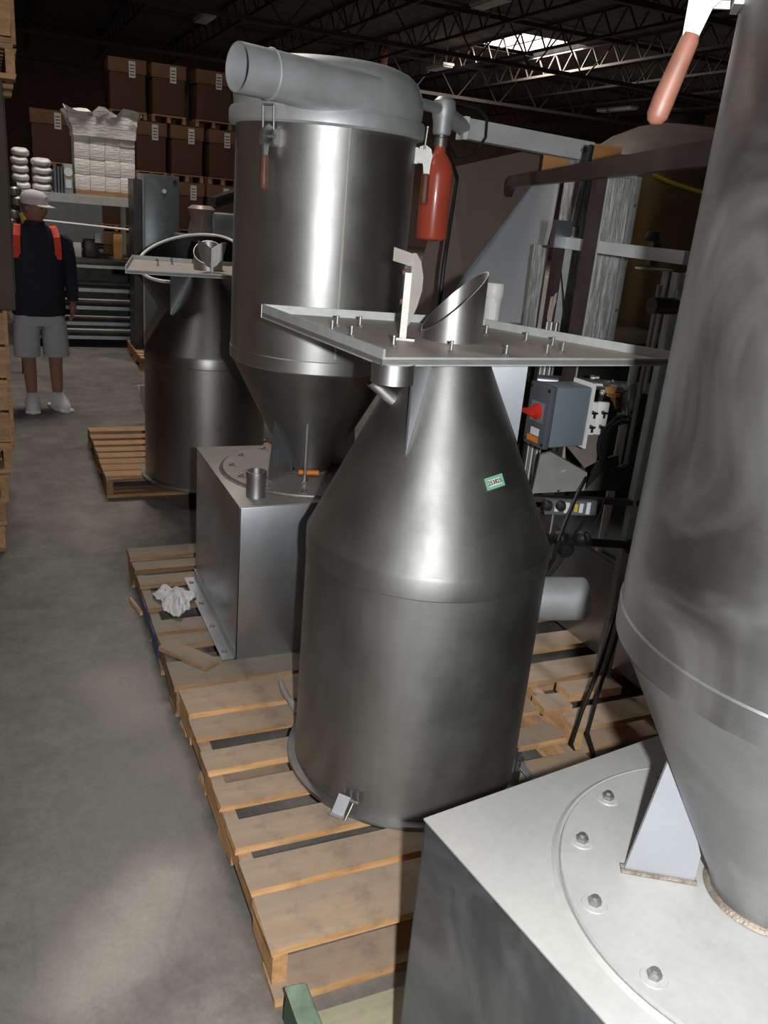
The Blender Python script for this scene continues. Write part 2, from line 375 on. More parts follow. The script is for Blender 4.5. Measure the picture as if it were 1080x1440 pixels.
# roof with openings for the skylight in view and the added, unseen ones
holes = [(14.55, 17.05, 24.9, 28.0), (-.2, 2.2, 7.9, 9.7), (-3.8, -1.4, 1.6, 3.6)]
def roof():
    m = MB(); xs = sorted({X0, X1, *[h[0] for h in holes], *[h[1] for h in holes]}); ys = sorted({Y0, Y1, *[h[2] for h in holes], *[h[3] for h in holes]})
    for a, b in zip(xs, xs[1:]):
        for c, d in zip(ys, ys[1:]):
            if any(h[0] <= a and b <= h[1] and h[2] <= c and d <= h[3] for h in holes): continue
            m.bb(a, b, c, d, ZC, ZC+.12)
    return m
struct('ceiling', roof(), CEIL)
for i, h in enumerate(holes):
    m = MB(); cx, cy = (h[0]+h[1])/2, (h[2]+h[3])/2
    w = struct('window_%d' % (i+1), MB().bb(h[0], h[1], h[2], h[3], ZC+.13, ZC+.15), SKYL)  # panes after the first belong to the added skylights out of view
    t = .05
    m.bb(h[0]-t, h[0], h[2]-t, h[3]+t, ZC+.02, ZC+.16); m.bb(h[1], h[1]+t, h[2]-t, h[3]+t, ZC+.02, ZC+.16)
    m.bb(h[0], h[1], h[2]-t, h[2], ZC+.02, ZC+.16); m.bb(h[0], h[1], h[3], h[3]+t, ZC+.02, ZC+.16)
    part('skylight_curb', m, WHITEP, w)
    part('glazing_bar', MB().bb(cx-.04, cx+.04, h[2], h[3], ZC+.09, ZC+.13), WHITEP, w)

# open web joists along Y, girders along X
def joist(p0, p1, zb, zt, step, name, label, grp, ch=.07):
    p0, p1 = Vector(p0), Vector(p1); d = (p1-p0); L = d.length; d.normalize()
    t = thing(name, (p0.x, p0.y, zb), label, 'joist' if name == 'roof_joist' else 'girder', grp)
    part('top_chord', MB().bar(p0+Vector((0,0,zt)), p1+Vector((0,0,zt)), ch, ch), JOIST, t)
    part('bottom_chord', MB().bar(p0+Vector((0,0,zb+ch/2)), p1+Vector((0,0,zb+ch/2)), ch, ch), JOIST, t)
    m = MB(); n = int(L/step); a = 0
    for k in range(n):
        s0, s1 = p0+d*(k*step), p0+d*((k+1)*step)
        za, zb2 = (zb, zt) if k % 2 == 0 else (zt, zb)
        m.bar(s0+Vector((0,0,za)), s1+Vector((0,0,zb2)), .035, .035)
    part('web', m, JOIST, t)
for i in range(11):
    x = -1.2 + i*2.6
    joist((x, 10 if x < 8 else 14, 0), (x, Y1, 0), 6.30, 6.93, .5, 'roof_joist', 'dark open-web steel joist under the roof decking, running towards the back wall', 'open-web roof joists')
for y in (15.0, 23.0, 31.0, 38.0):
    joist((-4, y, 0), (X1, y, 0), 5.75, 6.86, .9, 'roof_girder', 'dark deep lattice girder crossing under the roof joists', 'lattice roof girders', .11)
for px, py, ln in ((618, 96, 1.3), (288, 27, 1.3), (867, 155, 2.2), (690, 5, 1.3)):
    p = atz(px, py, 6.2)
    t = thing('ceiling_light', (p.x, p.y, 6.2), 'unlit strip light fitting hung below the roof joists', 'light fitting', 'unlit strip lights')
    part('housing', MB().bb(p.x-.2, p.x+.2, p.y-ln/2, p.y+ln/2, 6.22, 6.3, .01), WHITEP, t)
    part('diffuser', MB().bb(p.x-.17, p.x+.17, p.y-ln/2+.03, p.y+ln/2-.03, 6.17, 6.22, .01), WHITE, t)
    for s in (-1, 1): part('hanger', MB().cyl((p.x, p.y+s*ln*.35, 6.3), (p.x, p.y+s*ln*.35, 6.95), .008, n=6), JOIST, t)
p = atz(540, 95, 6.9); p = aty(540, 60, 30.0)
t = thing('steel_column', (p.x, p.y, 0), 'dark red painted steel column standing between floor and roof', 'column')
part('shaft', MB().bb(p.x-.13, p.x+.13, p.y-.13, p.y+.13, .02, 6.9, .02), REDCOL, t)
part('base_plate', MB().bb(p.x-.22, p.x+.22, p.y-.22, p.y+.22, 0, .02), REDCOL, t)
part('cap_plate', MB().bb(p.x-.22, p.x+.22, p.y-.22, p.y+.22, 6.9, 6.93), REDCOL, t)

# ================================================================== PALLETS
def board(t, c, d, mat, rz=0, rx=0, ry=0, name='board', jit=.004):
    """one plank, its length along local x"""
    d = list(d); m = MB(); hx, hy, hz = [q/2 for q in d]; j = lambda: random.uniform(-jit, jit)
    P = [(-hx+j(),-hy+j(),-hz),(hx+j(),-hy+j(),-hz),(hx+j(),hy+j(),-hz),(-hx+j(),hy+j(),-hz),(-hx+j(),-hy+j(),hz),(hx+j(),-hy+j(),hz),(hx+j(),hy+j(),hz),(-hx+j(),hy+j(),hz)]
    m.add(P, [(3,2,1,0),(4,5,6,7),(0,1,5,4),(1,2,6,5),(2,3,7,6),(3,0,4,7)])
    o = bpy.data.objects.new(name, m.mesh(name, False)); C.objects.link(o); o.data.materials.append(mat); o.parent = t
    o.location = Vector(c) - t.location; o.rotation_euler = (rx, ry, rz)
    return o
def stringer(t, x, y0, y1, z0, z1, mat, w=.038, notch=True):
    """notched 2x4 along Y; its own mesh, length along local x"""
    L = y1-y0; h = z1-z0; pts = [(0,0),(0,h),(L,h),(L,0)]
    if notch:
        pts = [(0,0),(0,h),(L,h),(L,0),(.86*L,0),(.84*L,.38*h),(.66*L,.38*h),(.64*L,0),(.36*L,0),(.34*L,.38*h),(.16*L,.38*h),(.14*L,0)]
    # prism of a concave outline: split into quads by hand
    m = MB()
    if notch:
        hh = .38*h
        segs = [(0,.15,0),(.15,.35,hh),(.35,.65,0),(.65,.85,hh),(.85,1,0)]
        for a, b, z in segs: m.bb(a*L-L/2, b*L-L/2, -w/2, w/2, z, h)
    else: m.bb(-L/2, L/2, -w/2, w/2, 0, h)
    o = bpy.data.objects.new('stringer', m.mesh('stringer', False)); C.objects.link(o); o.data.materials.append(mat); o.parent = t
    o.location = Vector((x, (y0+y1)/2, z0)) - t.location; o.rotation_euler = (0, 0, PI/2)
PH = .14; BT = .021
def pallet(name, x0, x1, y0, y1, tops, mat, label, group=None, bottoms=None, z=0.0, nstr=3, notch=True, smat=None, ph=PH):
    t = thing(name, (x0, y0, z), label, 'pallet', group)
    smat = smat or mat
    for i in range(nstr):
        x = x0+.025+(x1-x0-.05)*i/(nstr-1)
        stringer(t, x, y0+.005, y1-.005, z+BT, z+ph-BT, smat, notch=notch)
    for a, b in tops:
        dx = random.uniform(-.012, .008)
        board(t, ((x0+x1)/2+dx/2, (a+b)/2, z+ph-BT/2), (x1-x0+dx, b-a, BT), mat, rz=random.uniform(-.006, .006))
    for a, b in (bottoms or [(y0, y0+.13), ((y0+y1)/2-.05, (y0+y1)/2+.05), (y1-.13, y1)]):
        board(t, ((x0+x1)/2, (a+b)/2, z+BT/2), (x1-x0-.01, b-a, BT), smat)
    return t
t2 = pallet('wooden_pallet', .50, 1.74, 1.48, 2.69, [(1.48,1.65),(1.675,1.79),(1.835,1.95),(2.02,2.12),(2.195,2.30),(2.375,2.49),(2.515,2.68)], WOOD,
    'pale pine pallet under the brushed steel drum with the outlet pipe on its side', bottoms=[(1.44,1.56),(1.98,2.07),(2.25,2.35),(2.58,2.68)])
t1 = pallet('wooden_pallet', .49, 1.72, 2.70, 4.03, [(2.70,2.875),(3.00,3.09),(3.12,3.22),(3.345,3.44),(3.58,3.68),(3.75,3.84),(3.90,4.02)], WOOD_O,
    'old grey-topped pallet under the tall hopper with domed lid, white rag on it', bottoms=[(2.72,2.83),(3.02,3.12),(3.3,3.4),(3.86,3.98)])
tf = pallet('wooden_pallet', .51, 1.72, 5.16, 6.40, [(5.16,5.27),(5.285,5.40),(5.42,5.53),(5.56,5.66),(5.70,5.80),(5.86,5.96),(6.02,6.12),(6.20,6.32)], WOOD_F,
    'brown pallet of close-set boards under the dark drum farthest down the aisle')
tr = pallet('wooden_pallet', 1.80, 3.02, 2.06, 3.30, [(2.06,2.18),(2.38,2.50),(2.60,2.72),(2.85,2.96),(3.10,3.22)], WOOD_N,
    'pine pallet under the dark machine frame, beside the drum with the outlet pipe', bottoms=[(2.08,2.2),(2.5,2.6),(3.1,3.2)], notch=False)
# green painted pallet under the nearest hopper
tg = thing('wooden_pallet', (.50, .15, 0), 'green-painted pallet with worn stringer, under the nearest smeared hopper box', 'pallet')
for x in (.535, 1.12, 1.70):
    o = board(tg, (x, .77, .068), (1.24, .05, .092), GREEN, rz=PI/2, name='stringer')
    board(tg, (x, .77, .1155), (1.24, .049, .003), GREENW, rz=PI/2, name='worn_top')
for a, b in ((1.24, 1.38), (.95, 1.1), (.66, .82), (.36, .5), (.16, .28)):
    board(tg, (1.13, (a+b)/2, .011), (1.24, b-a, .018), WOOD_G)
for a, b in ((.98, 1.1), (.78, .9), (.55, .68), (.30, .42), (.16, .26)):
    board(tg, (1.13, (a+b)/2, .127), (1.24, b-a, .018), WOOD_G)
# loose timber
def loose(c, d, mat, label, rz=0, ry=0, rx=0, name='loose_board', jit=.004):
    t = bpy.data.objects.new(name, MB().box((0,0,0), d).mesh(name, False)); C.objects.link(t); t.data.materials.append(mat)
    t.location = c; t.rotation_euler = (rx, ry, rz); return tag(t, label, 'board')
a = atz(232, 908, .155); b = atz(292, 935, .15)
v = b-a; loose(Vector(((a.x+b.x)/2+.01, (a.y+b.y)/2+.01, PH+.0085)), (v.length+.02, .075, .018), WOOD_O, 'broken piece of board lying askew on the grey-topped pallet', rz=math.atan2(v.y, v.x))
p = atz(800, 985, .14)
loose(atz(828, 968, .157), (.24, .09, .035), WOOD_N, 'short pine offcut lying across the pallet boards beside the black cables', rz=R(-2), name='wood_offcut')
loose(atz(776, 990, .155), (.12, .09, .03), WOOD_N, 'small square pine block beside the pallet offcut', rz=R(-3), name='wood_block')
p = atz(194, 850, .02); loose((p.x-.01, p.y, .012), (.16, .012, .02), WOOD, 'thin broken slat on the floor beside the grey-topped pallet', rz=R(100), name='wood_splinter')
m = MB(); a0 = atz(208, 858, .10); a1 = atz(216, 905, .07)
m.bar((.4945, 3.10, .062), (.4945, 3.52, .078), .006, .055)
solo('plastic_strap', m, BLUE, 'blue plastic strap running along the side of the grey-topped pallet', 'strap')

# ================================================================== HOPPERS
def latch(t, ang, r, ztop, handle=True, L=.20, ctr=(0,0), tilt=0.0):
    """over-centre clamp: bracket plate on the shell, wire bail up to the rim, lever with a wooden grip hanging down"""
    ca, sa = math.cos(ang), math.sin(ang); tx = Vector((-sa, ca, 0)); n = Vector((ca, sa, 0)); c = Vector((ctr[0], ctr[1], 0))
    P = lambda o, s, z: c + n*(r+o) + tx*s + Vector((0,0,z))
    lt = MB().prism([P(-.004,-.03,ztop-.09), P(-.004,.03,ztop-.09), P(-.004,.03,ztop-.035), P(-.004,-.03,ztop-.035)], n*.014)
    base = part('latch', lt, BRIGHT, t, False, False)
    def sub(name, mb, mat):
        b = mb.base(); o = bpy.data.objects.new(name, mb.mesh(name, True, 40, b)); C.objects.link(o); o.data.materials.append(mat); o.parent = base; o.location = b - base.location
    m = MB()
    for s in (-.022, .022): m.cyl(P(.03, s, ztop-.055), P(.035, s, ztop+.035), .004, n=8)
    m.cyl(P(.035, -.022, ztop+.035), P(.035, .022, ztop+.035), .004, n=8)
    sub('bail', m, BRIGHT)
    m = MB()
    for s in (-.026, .026): m.prism([P(.008,s-.003,ztop-.085), P(.008,s+.003,ztop-.085), P(.008,s+.003,ztop-.04), P(.008,s-.003,ztop-.04)], n*.03)
    m.cyl(P(.028,-.032,ztop-.06), P(.028,.032,ztop-.06), .006, n=10)
    sub('hinge', m, BRIGHT)
    m = MB(); m.prism([P(o_, -.004, ztop+z_) for o_, z_ in ((.012,-.03),(.034,-.022),(.055,-.035),(.062+tilt*.1,-.06),(.058+tilt*.2,-.085),(.056+tilt*.25,-.125),(.036+tilt*.25,-.125),(.030+tilt*.1,-.09),(.014,-.07))], tx*.008)
    sub('lever', m, BRIGHT)
    if handle:
        m = MB(); za = ztop-.12; m.tube([P(.046+tilt*.2,0,za), P(.046+tilt*.25,0,za-.008), P(.046+tilt*.5,0,za-.04), P(.046+tilt*.8,0,za-.08), P(.046+tilt*.93,0,za-.10), P(.046+tilt,0,za-.108), P(.046+tilt,0,za-.111)], [.010,.0125,.0135,.015,.0145,.010,.004], 16)
        sub('grip', m, HANDLE)
ZS = 1.245   # shoulder and rim heights of the hoppers
def hopper(loc, rz, label, latches, gussets, lid, shell, lower, top, side, near=False, grp=None, b=.385, ZT=2.09, tilt=0.0):
    t = thing('conical_hopper', (loc[0], loc[1], PH-.002), label, 'hopper', grp, rz)
    z0 = PH-.002
    Z = lambda z: z - z0
    bt = .775
    # base box: four side sheets and a top plate
    for nm, q in (('side_panel', (-b, -b+.006, -b, b)), ('side_panel', (b-.006, b, -b, b)), ('side_panel', (-b, b, -b, -b+.006)), ('side_panel', (-b, b, b-.006, b))):
        part('side_panel', MB().bb(q[0], q[1], q[2], q[3], 0, Z(bt-.006), .0015), side, t, False)
    part('top_panel', MB().bb(-b-.003, b+.003, -b-.003, b+.003, Z(bt-.006), Z(bt), .002), top, t, False)
    for s in (-1, 1):
        fm = MB().bb(s*(b+.026)-.026, s*(b+.026)+.026, -b, b, 0.003, .009); fm.bb(s*(b+.003)-.003, s*(b+.003)+.003, -b, b, .003, .05)
        f = part('foot_angle', fm, side, t, False)
        for k in range(4):
            y = -b+.06+k*(2*b-.12)/3
            mb = MB().lathe([(.0,.008),(.0085,.008),(.0085,.002),(.012,.0),(.0,.0)][::-1], (s*(b+.03), y, .009), 8)
            o = part('bolt', mb, BRIGHT, t, False); 
    # round bolted plate with its welded bead
    part('round_plate', MB().lathe([(.349,0),(.352,.004),(.350,.010),(.0,.010)], (0,0,Z(bt)), 72), top, t, False)
    part('sealing_bead', MB().lathe([(.350,0),(.358,.006),(.366,0)], (0,0,Z(bt)), 72), WELD if not near else TOP_N, t, False)
    for k in range(13):
        a = R(110.6 - math.degrees(rz) + 27.7*k)
        c = Vector((.314*math.cos(a), .314*math.sin(a), Z(bt)+.010))
        w = MB().lathe([(.022,0),(.021,.002),(.0,.0025)], c, 14)
        o = part('washer', w, top, t, False)
        hb = MB().lathe([(.011,.0),(.0115,.001),(.0115,.008),(.007,.010),(.006,.015),(.0,.015)], c+Vector((0,0,.002)), 6)
        o = part('bolt', hb, BRIGHT, t, False)
    # cone and shell
    part('cone', MB().lathe([(.092,Z(bt)+.008),(.094,Z(bt)+.03),(.328,Z(ZS)),(.322,Z(ZS)),(.088,Z(bt)+.03),(.086,Z(bt)+.008)], n=96, closed=True), lower, t, False)
    part('weld_bead', MB().lathe([(.091,0),(.102,.003),(.097,.009),(.091,.011)], (0,0,Z(bt)+.009), 64), WELD, t, False)
    part('shoulder_band', MB().lathe([(.327,0),(.3335,.006),(.3345,.05),(.330,.056)], (0,0,Z(ZS)-.006), 96), shell, t, False)
    part('shell', MB().lathe([(.329,Z(ZS)),(.332,Z(ZS)+.02),(.332,Z(ZT)),(.328,Z(ZT)),(.328,Z(ZS))], n=128, closed=True), shell, t, False)
    wb = MB(); a = R(-96) - rz
    wb.tube([(.3275*math.cos(a), .3275*math.sin(a), Z(ZS)+.06+i*.1) for i in range(9)], .0075, 8)
    part('weld_seam', wb, DUSTT, t, False)
    for a, th, inner, outer, zt_ in gussets:
        a = a - rz; d = Vector((math.cos(a), math.sin(a), 0)); s = Vector((-d.y, d.x, 0))
        rc = lambda z: .094 + (.328-.094)*(z-(bt+.03))/(ZS-bt-.03)
        zz = zt_
        poly = [d*inner+Vector((0,0,Z(bt)+.012)), d*outer+Vector((0,0,Z(bt)+.012)), d*(rc(zz)+.002)+Vector((0,0,Z(zz))), d*(rc(bt+.12)-.002)+Vector((0,0,Z(bt)+.12)), d*inner+Vector((0,0,Z(bt)+.07))]
        poly = [p - s*th/2 for p in poly]
        g = part('gusset', MB().prism(poly, s*th), GUSN if near else STEEL_F, t, False, False)
        wp = MB().tube([d*(inner-.004)+Vector((0,0,Z(bt)+.012))-s*(th/2+.002), d*(outer+.006)+Vector((0,0,Z(bt)+.012))-s*(th/2+.002)], .005, 8)
        part('weld_bead', wp, WELD, t, False)
        wp = MB().tube([d*(inner-.004)+Vector((0,0,Z(bt)+.012))+s*(th/2+.002), d*(outer+.006)+Vector((0,0,Z(bt)+.012))+s*(th/2+.002)], .005, 8)
        part('weld_bead', wp, WELD, t, False)
    # lid
    if lid:
        rz_ = Z(ZT)
        part('lid_rim', MB().lathe([(.333,rz_-.012),(.352,rz_-.012),(.358,rz_-.004),(.358,rz_+.034),(.352,rz_+.044),(.330,rz_+.046)], n=96), CAST, t, False)
        dome = [(.335,rz_+.040),(.342,rz_+.055),(.345,rz_+.085),(.342,rz_+.115),(.333,rz_+.143),(.318,rz_+.170),(.290,rz_+.192),(.25,rz_+.207),(.18,rz_+.217),(.10,rz_+.222),(.0,rz_+.224)]
        part('lid_dome', MB().lathe(dome, n=96), CAST, t, False)
        ax = Vector((-.958, -.286, .02)).normalized(); ax = Matrix.Rotation(-rz, 3, 'Z') @ ax
        pe = Matrix.Rotation(-rz, 3, 'Z') @ Vector((.685-loc[0], 2.800-loc[1], 0)); pe.z = Z(2.198)
        p0 = pe - ax*.50
        part('inlet_pipe', MB().pipe(p0, pe, .070, .003, 48), CAST, t, False)
        # volute: the inlet swells and sinks into the dome
        m = MB(); n = 40; vs = []; fs = []; K = 9; u = ax.cross(Vector((0,0,1))).normalized()
        if u.dot(pe) < 0: u = -u          # u points from the hopper axis towards the inlet side
        for k in range(K):
            f = k/(K-1); c = pe - ax*(.115 + .40*f); w = .071 + .07*f; h = .071 + .004*f; ex = 1 - .45*f
            c = c - u*(w-.071) + Vector((0,0,-.004*f))
            for i in range(n):
                a = 2*PI*i/n; ca_, sa_ = math.cos(a), math.sin(a)
                vs.append(c + u*(math.copysign(abs(ca_)**ex, ca_)*w) + Vector((0,0,math.copysign(abs(sa_)**ex, sa_)*h)))
        for k in range(K-1):
            for i in range(n): fs.append((k*n+i, k*n+(i+1) % n, (k+1)*n+(i+1) % n, (k+1)*n+i))
        m.add(vs, fs)
        part('volute', m, CAST, t, False)
        m = MB(); cc = pe - ax*.115; u = ax.cross(Vector((0,0,1))).normalized()
        m.tube([cc + (u*math.cos(2*PI*k/40) + Vector((0,0,1))*math.sin(2*PI*k/40))*.0715 for k in range(41)], .0035, 6)
        part('weld_bead', m, CAST, t, False)
    else:
        rz_ = Z(ZT)
        part('lid_rim', MB().lathe([(.333,rz_-.012),(.352,rz_-.012),(.358,rz_-.004),(.358,rz_+.034),(.352,rz_+.044),(.330,rz_+.046)], n=96), CAST, t, False)
        dome = [(.335,rz_+.040),(.342,rz_+.055),(.345,rz_+.085),(.342,rz_+.115),(.333,rz_+.143),(.318,rz_+.170),(.290,rz_+.192),(.25,rz_+.207),(.18,rz_+.217),(.10,rz_+.222),(.0,rz_+.224)]
        part('lid_dome', MB().lathe(dome, n=96), CAST, t, False)
    for a in latches: latch(t, R(a)-rz, .332, Z(ZT), tilt=tilt)
    return t
g1 = [(R(-150), .008, .10, .235, 1.02), (R(-112), .008, .10, .20, 1.03), (R(10), .008, .1, .23, 1.02)]
h1 = hopper((1.13, 3.22), 0, 'tall stainless hopper with domed lid and inlet pipe, standing on a steel box', (-142, -27, 95), g1, True, STEEL, STEEL_DK, TOP_1, STEEL_F)
gi, go = atz(978, 1243, .787), atz(898, 1225, .787)
cN = Vector((1.15, .765, 0)); ga = math.atan2(go.y-cN.y, go.x-cN.x)
g2 = [(ga, .008, .12, .24, 1.02), (ga+R(120), .008, .1, .24, 1.02), (ga-R(120), .008, .1, .24, 1.02)]
h2 = hopper((1.15, .765), R(8), 'tall dull smeared hopper on a pale blasted box with bolted round plate', (141, 20, -100), g2, False, STEEL_S, STEEL_S, TOP_N, SHEET_SM, near=True, b=.425, ZT=2.215, tilt=.035)
# pipe stub on the far hopper's box
p = atz(363, 702, .775); 
m = MB().lathe([(.037,0),(.037,.075),(.039,.08),(.039,.10),(.034,.10),(.034,.0)], (p.x, p.y+.035, .775), 32, True)
o = part('pipe_stub', m, STEEL, h1)
# orange and brass fitting beside the cone
m = MB().cyl(atz(420, 664, .80), atz(448, 665, .80), .011, n=12); part('hose_fitting', m, ORANGE, h1)

# ================================================================== DRUMS
def drum(loc, label, latches, gus, pipe_ang, plate, detail, steel, grp=None, zp=1.512):
    t = thing('inverted_cone_drum', (loc[0], loc[1], PH-.001), label, 'drum', grp)
    zz = PH-.001; cx, cy = loc; zs = .937
    part('base_ring', MB().lathe([(.362,0),(.388,0),(.390,.006),(.388,.014),(.366,.017),(.362,.0)], (cx,cy,zz), 128), STEEL_D, t)
    part('shell', MB().lathe([(.366,zz+.012),(.366,zs-.06),(.362,zs-.06),(.362,zz+.012)], (cx,cy,0), 160, True), steel, t)
    part('shoulder_band', MB().lathe([(.364,zs-.068),(.369,zs-.062),(.369,zs-.008),(.364,zs+.002)], (cx,cy,0), 128), steel, t)
    part('cone', MB().lathe([(.366,zs-.004),(.360,zs+.008),(.100,zp-.012),(.094,zp-.012),(.354,zs+.006)], (cx,cy,0), 160, True), steel, t)
    rc = lambda z: .366 + (.100-.366)*(z-zs)/(zp-.012-zs)
    for a, zb, th in gus:
        d = Vector((math.cos(a), math.sin(a), 0)); s = Vector((-d.y, d.x, 0)); c = Vector((cx, cy, 0)); ro = rc(zb)+.002
        poly = [c+d*ro+Vector((0,0,zb)), c+d*ro+Vector((0,0,zp-.012)), c+d*.098+Vector((0,0,zp-.012))]
        part('gusset', MB().prism([q-s*th/2 for q in poly], s*th), STEEL_F, t, smooth=False)
    # flange plate: quadrilateral sheet with an upstanding angle along each edge
    A, B, Cc, D = [Vector((q[0], q[1], 0)) for q in plate]
    zt = Vector((0,0,zp-.012))
    part('flange_plate', MB().prism([A+zt, D+zt, Cc+zt, B+zt], Vector((0,0,.012))), PLATE, t, smooth=False)
    cen = (A+B+Cc+D)/4
    for p0, p1 in ((A,D), (D,Cc), (Cc,B), (B,A)):
        dd = (p1-p0).normalized(); inn = (cen-p0); inn -= dd*inn.dot(dd); inn.normalize()
        q = [p0, p1, p1+inn*.006, p0+inn*.006]
        part('edge_angle', MB().prism([w+Vector((0,0,zp-.016)) for w in q], Vector((0,0,.040 if (p0, p1) != (A, D) else .021))), GALV, t, smooth=False)
    if pipe_ang is not None:
        d = Vector((math.cos(pipe_ang), math.sin(pipe_ang), 0)); c = Vector((cx, cy, .705))
        part('outlet_pipe', MB().pipe(c+d*.33, c+d*.54, .070, .003, 48), CAST, t)
        part('weld_bead', MB().tube([c + d*math.sqrt(.366**2-(.069*math.cos(2*PI*k/40))**2) + Vector((-d.y,d.x,0))*.069*math.cos(2*PI*k/40) + Vector((0,0,.069*math.sin(2*PI*k/40))) for k in range(41)], .003, 6), BRIGHT, t)
    # slanted spigot through the plate
    n = 64; r = .085; m = MB(); vs = []; fs = []
    ca = math.atan2(-.25, 1.0) if detail else R(-105)
    for rr in (r, r-.003):
        for k in range(n):
            a = 2*PI*k/n; x, y = rr*math.cos(a), rr*math.sin(a)
            u = (x*math.cos(ca)+y*math.sin(ca))/r
            top = .105 + .085*u if detail else .10 - .06*u
            vs += [Vector((cx+x, cy+y, zp-.001)), Vector((cx+x, cy+y, zp+top))]
    for k in range(n):
        j = (k+1) % n
        fs += [(2*k, 2*j, 2*j+1, 2*k+1), (2*n+2*k, 2*n+2*k+1, 2*n+2*j+1, 2*n+2*j), (2*k+1, 2*j+1, 2*n+2*j+1, 2*n+2*k+1)]
    m.add(vs, fs); part('slant_cut_spigot', m, STEEL, t)
    for a in latches:
        n_ = Vector((math.cos(a), math.sin(a), 0)); tx = Vector((-n_.y, n_.x, 0)); c = Vector((cx, cy, 0)); P = lambda o, s, z: c+n_*(.366+o)+tx*s+Vector((0,0,zz+z))
        b = part('latch', MB().prism([P(-.004,-.03,.045), P(-.004,.035,.045), P(-.004,.035,.095), P(-.004,-.03,.095)], n_*.008), BRIGHT, t, smooth=False)
        m = MB()
        for s in (-.022, .0, .022): m.cyl(P(.012,s,.05), P(.012,s,.088), .006, n=10)
        m.cyl(P(.022,-.032,.062), P(.022,.032,.062), .006, n=10); part('hinge', m, BRIGHT, b)
        m = MB(); m.prism([P(.022,-.035,.068), P(.022,.004,.068), P(.062,.004,.028), P(.062,-.035,.028)], Vector((0,0,.004)))
        m.prism([P(.062,-.035,.028), P(.062,.004,.028), P(.078,.004,.034), P(.078,-.035,.034)], Vector((0,0,.004))); part('lever', m, CAST, b, smooth=False)
        m = MB(); m.cyl(P(.02,.016,.065), P(.058,.010,.018), .004, n=8); part('bail', m, BRIGHT, b)
    return t, zp
PL = [(.800,1.800), (.715,2.545), (1.405,2.385), (1.70,1.845)]
d1, zp = drum((1.142, 2.117), 'large brushed steel drum with cone top and square flange plate, outlet pipe on its side', (R(-140), R(-40)),
    [(R(-140), 1.22, .006), (R(-24), 1.235, .006), (R(90), 1.22, .006)], R(-13), PL, True, STEEL_D)
def stud(t, x, y, z, h=.030):
    m = MB().cyl((x,y,z), (x,y,z+h), .0042, n=8); m.lathe([(.009,0),(.009,.007),(.0,.007)], (x,y,z), 6); m.cyl((x,y,z+h-.004),(x,y,z+h), .0055, n=8)
    part('stud', m, BRIGHT, t)
for px, py in ((467,466),(474,459),(506,460),(494,474),(553,488),(634,496),(683,472),(711,501),(739,482),(768,500),(776,489),(790,497)):
    q = atz(px, py, zp); stud(d1, q.x, q.y, zp)
q = atz(790, 500, zp)
# stub collar and small angled nipple under the plate
q = atz(561, 541, 1.455)
part('pipe_stub', MB().pipe((q.x, q.y+.04, 1.452), (q.x, q.y+.04, zp-.012), .052, .003, 32), STEEL, d1)
def cone_hit(x, y):
    d = ray(x, y); kk = (.366-.100)/(1.5-.937); tcur = 1.6
    while tcur < 3.2:
        w = CP + d*tcur
        if math.hypot(w.x-1.142, w.y-2.117) < .366 - kk*(w.z-.937): return w
        tcur += .001
    return CP + d*2.4
a = cone_hit(551, 560); b = a - CR*.055 + CU*.045 - fw*.03
part('nipple', MB().pipe(a + (a-b)*.3, b, .019, .003, 24), STEEL, d1)
# flat white post and heart shaped bracket standing on the plate
q = atz(566, 478, zp); top = atv(570, 383, (q.x, q.y, 0)); hz = top.z - zp
hv = thing('latch_post', (q.x, q.y, zp), 'white flat post with bent steel heart-shaped bracket, standing on the drum flange plate', 'bracket')
vd = Vector((q.x, q.y, 0)).normalized(); sd = Vector((vd.y, -vd.x, 0))
part('post', MB().box((q.x, q.y, zp+hz/2), (.018, .012, hz), rz=-math.atan2(vd.x, vd.y)), WHITEP, hv, smooth=False)
part('foot', MB().box((q.x+.008, q.y, zp+.003), (.05, .03, .006), rz=-math.atan2(vd.x, vd.y)), BRIGHT, hv, smooth=False)
pp = Vector((q.x, q.y, 0)) + vd*.008
Q = lambda s, z, o=0: pp + sd*s + vd*o + Vector((0,0,zp+z))
m = MB()
outl = [(.006,.225),(.016,.225),(.030,.205),(.040,.165),(.040,.13),(.030,.085),(.016,.045),(.006,.03)]
m.prism([Q(s, z, .0+.6*s) for s, z in outl], vd*.003)
part('bracket_wing', m, DUSTT, hv, smooth=False)
m = MB(); m.prism([Q(-s*.35, z, .02+1.4*s) for s, z in outl], vd*.003); part('bracket_wing', m, DUSTT, hv, smooth=False)
part('bracket_tab', MB().prism([Q(.012,.222), Q(.012,.190), Q(-.045,.200,.03), Q(-.045,.235,.03)], vd*.003), DUSTT, hv, smooth=False)
for z in (.175, .10): part('rivet', MB().cyl(Q(-.016, z, -.004), Q(-.004, z, -.004), .008, n=10), HANDLE, hv)
# green sticker with its handwritten number
q = None
sp = None
d = ray(695, 678)
